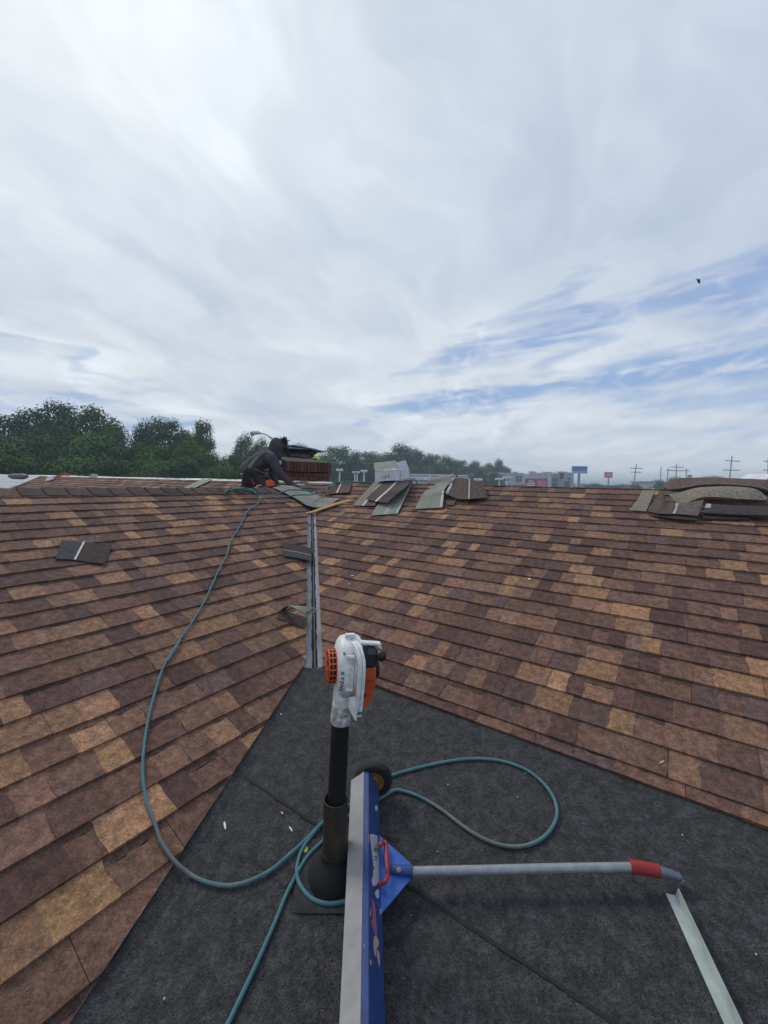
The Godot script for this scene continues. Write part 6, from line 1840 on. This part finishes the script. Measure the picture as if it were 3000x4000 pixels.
	for u in up:
		var tp: Vector3 = u[0]
		var bt: Vector3 = u[3]
		var low: Vector3 = tp + (bt - tp) * (tp.y / maxf(tp.y - bt.y, 0.1))
		var t := thing("utility_pole", u[2], "utility pole", low, 0.0, "utility poles on the right horizon")
		s = begin()
		rod(s, low, tp, 0.19, 8, 0.12)
		obj("pole", s, pm, t)
		for a2 in u[1]:
			var yy: float = tp.y - ((a2[0] - float(u[4])) * 0.42194) / 1632.0 * -tp.z
			var at := tp.lerp(low, clamp((tp.y - yy) / tp.y, 0.0, 1.0))
			s = begin()
			box(s, Transform3D(Basis(Vector3.UP, 0.2), at + Vector3(0, 0, 0.3)), Vector3(a2[1] * 4.2, 0.2, 0.2))
			obj("crossarm", s, pm, t)
		if u[2].contains("transformer"):
			s = begin()
			rod(s, tp + Vector3(0.9, -3.4, 0.3), tp + Vector3(0.9, -1.9, 0.3), 0.6, 10)
			obj("transformer", s, pm, t)
	# the bird
	var bc: Vector3 = Vector3(13.962, 15.261, -19.521)
	var bird := thing("bird", "small dark bird in flight against the sky at the upper right", "bird", bc)
	s = begin()
	var bp := smooth_path([Vector3(13.915, 15.342, -19.554), Vector3(13.939, 15.279, -19.537), Vector3(13.969, 15.209, -19.516), Vector3(13.984, 15.145, -19.505)], 3)
	var br := PackedFloat32Array()
	for i in bp.size():
		var q := float(i) / (bp.size() - 1)
		br.append(0.004 + 0.045 * pow(sin(PI * clamp(q * 0.86 + 0.12, 0.0, 1.0)), 0.8))
	tube(s, bp, br, 10)
	var bm := mat(srgb(28, 28, 34), 0.8)
	obj("body", s, bm, bird)
	s = begin()
	slab(s, [Vector3(13.834, 15.400, -19.588), Vector3(13.866, 15.379, -19.564), Vector3(13.898, 15.344, -19.542), Vector3(13.931, 15.276, -19.518), Vector3(13.904, 15.290, -19.538)], Vector3(0.0, 0.004, 0.012))
	obj("wing", s, bm, bird)
	s = begin()
	slab(s, [Vector3(13.900, 15.301, -19.503), Vector3(13.917, 15.355, -19.491), Vector3(13.938, 15.323, -19.476), Vector3(13.964, 15.232, -19.458), Vector3(13.964, 15.154, -19.458), Vector3(13.936, 15.185, -19.478)], Vector3(0.0, 0.004, 0.012))
	obj("wing", s, bm, bird)

# ---------------------------------------------------------------- the worker
# bones: [from, to, r0, r1, colour]; a smooth union of tapered capsules meshed with surface nets
func capsule_distance(p: Vector3, b: Array) -> float:
	var a: Vector3 = b[0]
	var d: Vector3 = b[1] - a
	var t: float = clamp((p - a).dot(d) / max(d.length_squared(), 1e-9), 0.0, 1.0)
	return p.distance_to(a + d * t) - lerpf(b[2], b[3], t)

func nets(s: SurfaceTool, bones: Array, cell: float, k: float) -> void:
	var lo := Vector3.ONE * 1e9
	var hi := -lo
	for b in bones:
		for e in 2:
			var r: float = b[2 + e] + k + cell * 2.0
			lo = lo.min(b[e] - Vector3.ONE * r)
			hi = hi.max(b[e] + Vector3.ONE * r)
	var n := Vector3i(((hi - lo) / cell).ceil()) + Vector3i.ONE
	var f := PackedFloat32Array()
	f.resize(n.x * n.y * n.z)
	f.fill(1.0)
	var own := PackedInt32Array()
	own.resize(f.size())
	var sx := n.y * n.z
	for bi in bones.size():
		var b: Array = bones[bi]
		var r: float = max(b[2], b[3]) + k + cell * 2.0
		var l: Vector3 = ((b[0].min(b[1]) - Vector3.ONE * r - lo) / cell).floor()
		var h: Vector3 = ((b[0].max(b[1]) + Vector3.ONE * r - lo) / cell).ceil()
		for x in range(max(int(l.x), 0), min(int(h.x) + 1, n.x)):
			for y in range(max(int(l.y), 0), min(int(h.y) + 1, n.y)):
				for z in range(max(int(l.z), 0), min(int(h.z) + 1, n.z)):
					var p := lo + Vector3(x, y, z) * cell
					var d := capsule_distance(p, b)
					if d > k + cell * 2.0:
						continue
					var i := x * sx + y * n.z + z
					var c := f[i]
					if d < c:
						own[i] = bi
					var q: float = max(k - abs(c - d), 0.0) / k
					f[i] = min(c, d) - q * q * k * 0.25
	var verts := {}
	var norm := {}
	var cellcol := {}
	var off := [Vector3i(0, 0, 0), Vector3i(1, 0, 0), Vector3i(0, 1, 0), Vector3i(1, 1, 0), Vector3i(0, 0, 1), Vector3i(1, 0, 1), Vector3i(0, 1, 1), Vector3i(1, 1, 1)]
	var edges := [[0, 1], [2, 3], [4, 5], [6, 7], [0, 2], [1, 3], [4, 6], [5, 7], [0, 4], [1, 5], [2, 6], [3, 7]]
	for x in n.x - 1:
		for y in n.y - 1:
			for z in n.z - 1:
				var i0 := x * sx + y * n.z + z
				var v := [f[i0], f[i0 + sx], f[i0 + n.z], f[i0 + sx + n.z], f[i0 + 1], f[i0 + sx + 1], f[i0 + n.z + 1], f[i0 + sx + n.z + 1]]
				var ins := 0
				for q in v:
					if q < 0.0:
						ins += 1
				if ins == 0 or ins == 8:
					continue
				var c := Vector3.ZERO
				var m := 0
				for e in edges:
					if (v[e[0]] < 0.0) != (v[e[1]] < 0.0):
						var t: float = v[e[0]] / (v[e[0]] - v[e[1]])
						c += Vector3(off[e[0]]).lerp(Vector3(off[e[1]]), t)
						m += 1
				c /= m
				verts[i0] = lo + (Vector3(x, y, z) + c) * cell
				norm[i0] = Vector3(v[1] + v[3] + v[5] + v[7] - v[0] - v[2] - v[4] - v[6], v[2] + v[3] + v[6] + v[7] - v[0] - v[1] - v[4] - v[5], v[4] + v[5] + v[6] + v[7] - v[0] - v[1] - v[2] - v[3]).normalized()
				cellcol[i0] = bones[own[i0]][4]
	var emit := func(a: int, b: int, c: int, d: int) -> void:
		if not (verts.has(a) and verts.has(b) and verts.has(c) and verts.has(d)):
			return
		for tr in [[a, b, c], [a, c, d]]:
			var fn: Vector3 = (verts[tr[2]] - verts[tr[0]]).cross(verts[tr[1]] - verts[tr[0]])
			var o: Array = tr if fn.dot(norm[tr[0]] + norm[tr[1]] + norm[tr[2]]) > 0.0 else [tr[0], tr[2], tr[1]]
			for q in o:
				s.set_color(cellcol[q])
				s.set_normal(norm[q])
				s.add_vertex(verts[q])
	for x in range(1, n.x - 1):
		for y in range(1, n.y - 1):
			for z in range(1, n.z - 1):
				var i := x * sx + y * n.z + z
				var inside := f[i] < 0.0
				if inside != (f[i + sx] < 0.0):
					emit.call(i, i - n.z, i - n.z - 1, i - 1)
				if inside != (f[i + n.z] < 0.0):
					emit.call(i, i - sx, i - sx - 1, i - 1)
				if inside != (f[i + 1] < 0.0):
					emit.call(i, i - sx, i - sx - n.z, i - n.z)

func build_worker() -> void:
	var hood := vcol(76, 75, 80)
	var arm := vcol(68, 67, 72)
	var pants := vcol(54, 50, 50)
	var skin := vcol(112, 78, 64)
	var shoe := vcol(92, 50, 46)
	# joints
	var pelvis: Vector3 = Vector3(-2.138, 6.135, -6.666)
	var waist: Vector3 = Vector3(-2.058, 6.227, -6.691)
	var chest: Vector3 = Vector3(-1.909, 6.331, -6.735)
	var neck: Vector3 = Vector3(-1.788, 6.412, -6.757)
	var head: Vector3 = Vector3(-1.713, 6.524, -6.756)
	var face: Vector3 = Vector3(-1.641, 6.487, -6.754)
	var sh_n: Vector3 = Vector3(-1.771, 6.305, -6.596)
	var el_n: Vector3 = Vector3(-1.643, 6.093, -6.537)
	var wr_n: Vector3 = Vector3(-1.454, 5.929, -6.499)
	var sh_f: Vector3 = Vector3(-1.832, 6.309, -6.922)
	var el_f: Vector3 = Vector3(-1.846, 6.080, -6.876)
	var wr_f: Vector3 = Vector3(-1.756, 5.927, -6.776)
	var hip_n: Vector3 = Vector3(-2.107, 6.106, -6.570)
	var kn_n: Vector3 = Vector3(-1.891, 5.909, -6.532)
	var an_n: Vector3 = Vector3(-2.159, 5.911, -6.511)
	var to_n: Vector3 = Vector3(-2.198, 5.880, -6.498)
	var hip_f: Vector3 = Vector3(-2.153, 6.102, -6.766)
	var kn_f: Vector3 = Vector3(-1.935, 5.946, -6.852)
	var an_f: Vector3 = Vector3(-2.135, 5.900, -6.813)
	var to_f: Vector3 = Vector3(-2.183, 5.866, -6.798)
	var w := thing("person", "kneeling worker in dark hooded sweatshirt and harness reaching down to the ridge", "person", kn_n)
	var bones := [[pelvis, waist, 0.150, 0.140, hood], [waist, chest, 0.140, 0.150, hood], [chest, neck, 0.148, 0.090, hood], [sh_n.lerp(sh_f, 0.5), neck, 0.13, 0.085, hood],
		[neck, head, 0.085, 0.118, hood], [head, head + (head - face).normalized() * 0.045 + Vector3(0, -0.03, 0), 0.118, 0.112, hood], [head + Vector3(-0.02, 0.035, 0), face + Vector3(-0.005, 0.075, 0.0), 0.112, 0.060, hood], [head + Vector3(-0.07, -0.06, 0), neck + Vector3(0.0, 0.01, 0), 0.085, 0.10, hood], [face + Vector3(-0.06, 0.02, 0.085), face + Vector3(-0.05, -0.11, 0.05), 0.030, 0.034, hood], [face + Vector3(-0.06, 0.02, -0.085), face + Vector3(-0.05, -0.11, -0.05), 0.030, 0.034, hood], [neck + Vector3(0.02, 0.02, 0), face + Vector3(-0.07, -0.09, 0.0), 0.085, 0.062, hood],
		[sh_n, el_n, 0.078, 0.058, arm], [el_n, wr_n, 0.056, 0.042, arm], [sh_f, el_f, 0.078, 0.058, arm], [el_f, wr_f, 0.056, 0.042, arm], [sh_n, chest, 0.09, 0.12, hood], [sh_f, chest, 0.09, 0.12, hood],
		[pelvis, hip_n, 0.15, 0.115, pants], [pelvis, hip_f, 0.15, 0.115, pants], [hip_n, kn_n, 0.110, 0.074, pants], [hip_f, kn_f, 0.110, 0.074, pants], [kn_n, an_n, 0.068, 0.048, pants], [kn_f, an_f, 0.068, 0.048, pants],
		[an_n, to_n, 0.046, 0.040, shoe], [an_f, to_f, 0.046, 0.040, shoe]]
	for q in [[pelvis.lerp(waist, 0.25), 0.150], [waist.lerp(chest, 0.35), 0.142], [waist.lerp(chest, 0.75), 0.150]]:
		bones.append([q[0] + Vector3(0.0, -0.06, 0.13), q[0] + Vector3(0.02, -0.10, -0.05), 0.040, 0.030, hood])
	for q in [[sh_n, el_n, 0.45, 0.070], [sh_n, el_n, 0.85, 0.064], [el_n, wr_n, 0.25, 0.058], [el_n, wr_n, 0.95, 0.050], [el_f, wr_f, 0.9, 0.050]]:
		var c0: Vector3 = (q[0] as Vector3).lerp(q[1], q[2])
		var dd: Vector3 = ((q[1] as Vector3) - q[0]).normalized() * 0.010
		bones.append([c0 - dd, c0 + dd + Vector3(0.004, 0.006, 0.0), q[3], q[3] * 0.95, arm])
	var s := begin()
	nets(s, bones, 0.013, 0.024)
	# face inside the hood: brow, nose, cheek, chin, lips
	var fx := (face - head).normalized()
	var fu := Vector3.UP.slide(fx).normalized()
	var fz := fx.cross(fu)
	var C := face - fx * 0.045
	var fb := [[C + fu * 0.02, C - fu * 0.035, 0.066, 0.055, skin], [C + fx * 0.050 + fu * 0.005, C + fx * 0.076 - fu * 0.014, 0.012, 0.013, skin], [C + fx * 0.042 + fu * 0.028 - fz * 0.03, C + fx * 0.042 + fu * 0.028 + fz * 0.03, 0.016, 0.016, skin], [C + fx * 0.03 - fu * 0.075, C + fx * 0.045 - fu * 0.078, 0.024, 0.02, skin], [C + fx * 0.052 - fu * 0.042 - fz * 0.016, C + fx * 0.052 - fu * 0.042 + fz * 0.016, 0.009, 0.009, vcol(84, 48, 42)]]
	for e in [-1.0, 1.0]:
		fb.append([C + fx * 0.051 + fu * 0.012 + fz * 0.026 * e, C + fx * 0.052 + fu * 0.012 + fz * 0.026 * e, 0.0095, 0.0095, vcol(150, 140, 134)])
	nets(s, fb, 0.005, 0.010)
	# hands: palm, thumb and four unequal fingers spread on the roof
	for hnd in [[wr_n, Vector3(-1.376, 5.889, -6.455), 1.0], [wr_f, Vector3(-1.702, 5.896, -6.718), -1.0]]:
		var a: Vector3 = hnd[0]
		var d: Vector3 = (hnd[1] - a).normalized()
		var sd: Vector3 = d.cross(Vector3.UP).normalized() * hnd[2]
		var dn := d.cross(sd).normalized()
		if dn.y > 0.0:
			dn = -dn
		var pal := a + d * 0.085
		var hb: Array = [[a, a + d * 0.03, 0.034, 0.030, arm], [a + d * 0.03 - sd * 0.012, pal - sd * 0.026, 0.020, 0.017, skin], [a + d * 0.03 + sd * 0.012, pal + sd * 0.026, 0.020, 0.016, skin], [a + d * 0.04, pal, 0.020, 0.017, skin]]
		for i in 4:
			var o: Vector3 = sd * (-0.030 + i * 0.020)
			var ln: float = [0.038, 0.043, 0.040, 0.031][i]
			var k0: Vector3 = pal + o
			var k1: Vector3 = k0 + (d + sd * (i - 1.5) * 0.10).normalized() * ln
			var k2: Vector3 = k1 + (d * 0.86 + dn * 0.5).normalized() * ln * 0.62
			var k3: Vector3 = k2 + (d * 0.5 + dn * 0.85).normalized() * ln * 0.5
			hb.append([k0, k1, 0.0095, 0.0088, skin])
			hb.append([k1, k2, 0.0088, 0.008, skin])
			hb.append([k2, k3, 0.008, 0.007, skin])
		var t0: Vector3 = a + d * 0.035 - sd * 0.026
		var t1: Vector3 = t0 + (d * 0.6 - sd * 0.75).normalized() * 0.034
		var t2: Vector3 = t1 + (d * 0.9 - sd * 0.3 + dn * 0.25).normalized() * 0.030
		hb.append([t0, t1, 0.013, 0.011, skin])
		hb.append([t1, t2, 0.011, 0.009, skin])
		nets(s, hb, 0.0045, 0.006)
	var cloth := mat(Color.WHITE, 0.92, speckle(256, 51, 0.78, 1.0, 0.3, 0.05, 0.02), 5.0, true)
	obj("body", s, cloth, w)
	# harness
	var strapm := mat(srgb(150, 150, 146), 0.8, mats.soft, 9.0)
	var sp := [[Vector3(-1.736, 6.381, -6.492), Vector3(-1.811, 6.434, -6.471), Vector3(-1.903, 6.399, -6.466), Vector3(-1.985, 6.314, -6.462), Vector3(-2.058, 6.214, -6.439), Vector3(-2.082, 6.167, -6.432)], [Vector3(-1.839, 6.474, -6.630), Vector3(-1.916, 6.450, -6.660), Vector3(-1.986, 6.388, -6.671), Vector3(-2.066, 6.290, -6.646), Vector3(-2.120, 6.212, -6.619)]]
	for q in sp:
		s = begin()
		var pts := smooth_path(q, 5)
		for i in pts.size() - 1:
			var d := (pts[i + 1] - pts[i])
			var out := (CAM - pts[i]).normalized()
			var sd := d.cross(out).normalized()
			box(s, Transform3D(Basis(sd, d.normalized(), sd.cross(d.normalized())), (pts[i] + pts[i + 1]) * 0.5), Vector3(0.042, d.length() * 1.15, 0.008))
		obj("harness_strap", s, strapm, w)
	s = begin()
	tube(s, smooth_path([Vector3(-2.109, 6.180, -6.528), Vector3(-2.038, 6.156, -6.508), Vector3(-1.967, 6.121, -6.509), Vector3(-1.919, 6.102, -6.565)], 4), 0.022, 8)
	obj("belt", s, mat(srgb(74, 72, 70), 0.8), w)
	# tool pouches on the belt
	for q in [[Vector3(-2.114, 6.025, -6.484), 0.17, 0.26, -0.15], [Vector3(-2.033, 5.991, -6.489), 0.14, 0.22, 0.1]]:
		s = begin()
		box(s, Transform3D(Basis(Vector3.BACK, q[3]), q[0]), Vector3(q[1], q[2], 0.09), 0.03)
		obj("tool_pouch", s, mat(srgb(38, 34, 34), 0.85, mats.soft, 8.0), w)
	s = begin()
	box(s, Transform3D(Basis(Vector3.BACK, 0.5), Vector3(-2.030, 5.955, -6.438)), Vector3(0.02, 0.11, 0.012), 0.003)
	obj("red_tag", s, mat(srgb(150, 52, 44), 0.7), w)
	# frizzy hair standing out of the hood
	s = begin()
	var r := RandomNumberGenerator.new()
	r.seed = 12
	var hc: Vector3 = Vector3(-1.572, 6.575, -6.760)
	for i in 220:
		var d := Vector3(r.randf_range(-0.6, 0.9), r.randf_range(-1.1, 1.3), r.randf_range(-1, 1)).normalized()
		var p0 := hc + Vector3(-0.05, 0.0, 0.0) + Vector3(r.randf_range(-0.02, 0.02), r.randf_range(-0.10, 0.075), r.randf_range(-0.06, 0.06))
		var l := r.randf_range(0.04, 0.078)
		tube(s, PackedVector3Array([p0, p0 + d * l * 0.5 + Vector3(0, 0.006, 0), p0 + d * l + Vector3(r.randf_range(-0.012, 0.012), r.randf_range(-0.012, 0.012), 0)]), [0.011, 0.009, 0.003], 4)
	obj("hair", s, mat(srgb(44, 42, 48), 0.95), w)
	# dark glove with a white patch tucked in the chest strap
	s = begin()
	box(s, Transform3D(Basis(Vector3.BACK, -0.3), Vector3(-1.653, 6.265, -6.720)), Vector3(0.13, 0.12, 0.06), 0.03)
	var gl := obj("chest_pouch", s, mat(srgb(34, 34, 38), 0.8), w)
	s = begin()
	box(s, Transform3D(Basis(Vector3.BACK, 0.2), Vector3(-1.656, 6.266, -6.657)), Vector3(0.035, 0.065, 0.01), 0.004)
	obj("white_patch", s, mats.white, gl)
	# hammer hanging behind
	var hm := thing("hammer", "steel claw hammer hanging from the back of the worker's belt", "hammer", Vector3(-2.142, 6.046, -6.496))
	s = begin()
	rod(s, Vector3(-2.162, 6.064, -6.489), Vector3(-2.104, 6.004, -6.466), 0.014, 8)
	obj("handle", s, mat(srgb(150, 152, 156), 0.4, null, 1.0, false, 0.5), hm)
	s = begin()
	tube(s, smooth_path([Vector3(-2.239, 6.073, -6.484), Vector3(-2.197, 6.071, -6.488), Vector3(-2.152, 6.077, -6.493)], 3), [0.006, 0.008, 0.010, 0.013, 0.016, 0.017, 0.018], 8)
	obj("head", s, mat(srgb(168, 172, 178), 0.35, null, 1.0, false, 0.6), hm)
	# orange tools on the ridge before him
	var nl := thing("orange_nailer", "orange power tool standing on the ridge in front of the worker's knees", "power tool", Vector3(-1.715, 5.886, -6.270))
	s = begin()
	var T := Transform3D(Basis(Vector3.BACK, 0.12) * Basis(Vector3.UP, 0.3), Vector3(-1.700, 5.928, -6.222))
	box(s, T, Vector3(0.125, 0.082, 0.09), 0.014)
	box(s, T * Transform3D(Basis.IDENTITY, Vector3(-0.012, 0.048, 0)), Vector3(0.085, 0.028, 0.07), 0.01)
	obj("housing", s, mat(srgb(238, 104, 42), 0.5, mats.soft, 8.0), nl)
	s = begin()
	box(s, T * Transform3D(Basis(Vector3.BACK, -0.3), Vector3(-0.055, -0.035, 0.03)), Vector3(0.03, 0.03, 0.05), 0.006)
	box(s, T * Transform3D(Basis.IDENTITY, Vector3(0.03, -0.046, 0.0)), Vector3(0.08, 0.02, 0.07), 0.005)
	obj("foot", s, mats.rubber, nl)
	s = begin()
	tube(s, smooth_path([T * Vector3(0.02, 0.06, 0), T * Vector3(-0.05, 0.11, 0.0), T * Vector3(-0.13, 0.10, 0)], 4), 0.016, 8)
	obj("grip", s, mats.rubber, nl)
	var kn := thing("orange_handled_tool", "small tool with orange handle and pale wooden shaft on the ridge", "hand tool", Vector3(-1.829, 5.880, -6.029))
	s = begin()
	box(s, Transform3D(Basis(Vector3.BACK, 0.25), Vector3(-1.807, 5.890, -6.035)), Vector3(0.075, 0.05, 0.06), 0.012)
	obj("handle", s, mat(srgb(238, 104, 42), 0.5, mats.soft, 8.0), kn)
	s = begin()
	rod(s, Vector3(-1.829, 5.879, -6.008), Vector3(-1.878, 5.859, -5.930), 0.012, 8, 0.009)
	obj("shaft", s, mat(srgb(196, 170, 120), 0.7), kn)
	var dc := thing("dark_coil", "dark coil with a silver rim on the ridge between the orange tools", "coil", Vector3(-1.724, 5.863, -5.955))
	s = begin()
	lathe(s, Transform3D(Basis(Vector3.RIGHT, 0.3), Vector3(-1.723, 5.865, -5.956)), [Vector2(0.02, 0.012), Vector2(0.05, 0.016), Vector2(0.062, 0.03), Vector2(0.07, 0.02), Vector2(0.066, 0.0), Vector2(0.0, -0.002)], 20)
	obj("winding", s, mats.rubber, dc)
	s = begin()
	lathe(s, Transform3D(Basis(Vector3.RIGHT, 0.3), Vector3(-1.712, 5.860, -5.938)), [Vector2(0.036, 0.0), Vector2(0.038, 0.008), Vector2(0.03, 0.01)], 20)
	obj("silver_rim", s, mat(srgb(190, 194, 198), 0.3, null, 1.0, false, 0.6), dc)

func build_all() -> void:
	build_hose()
	build_vent_and_blower()
	build_sweeper()
	build_loose()
	build_box()
	build_worker()
	build_chimney()
	build_trees()
	build_far()

func _ready() -> void:
	# ---- camera
	var cam := Camera3D.new()
	cam.name = "camera"
	cam.transform = Transform3D(Basis(Vector3(0.999805, 0.019703, -0.001442), Vector3(-0.019756, 0.997137, -0.072991), Vector3(0.0, 0.073005, 0.997332)), CAM)
	cam.fov = 101.55
	cam.near = 0.05
	cam.far = 6000.0
	add_child(cam)
	cam.current = true
	# ---- sky
	var env := Environment.new()
	var sky := Sky.new()
	var pan := PanoramaSkyMaterial.new()
	pan.panorama = make_sky()
	sky.sky_material = pan
	env.background_mode = Environment.BG_SKY
	env.sky = sky
	env.ambient_light_source = Environment.AMBIENT_SOURCE_SKY
	env.tonemap_mode = Environment.TONE_MAPPER_LINEAR
	env.tonemap_exposure = 1.05
	env.sdfgi_enabled = true
	env.ssao_enabled = true
	env.ssil_enabled = true
	env.fog_enabled = true
	env.fog_density = 0.0019
	env.fog_light_color = Color(0.74, 0.80, 0.86)
	var we := WorldEnvironment.new()
	we.name = "world_environment"
	we.environment = env
	add_child(we)
	# ---- the sun behind thin cloud
	var sun := DirectionalLight3D.new()
	sun.name = "sun"
	sun.light_energy = 0.45
	sun.light_angular_distance = 14.0
	sun.light_color = Color(1.0, 0.975, 0.94)
	sun.shadow_enabled = true
	add_child(sun)
	sun.look_at_from_position(Vector3(-50, 67, -55), Vector3.ZERO)
	make_materials()
	build_ground()
	build_roofs()
	build_all()
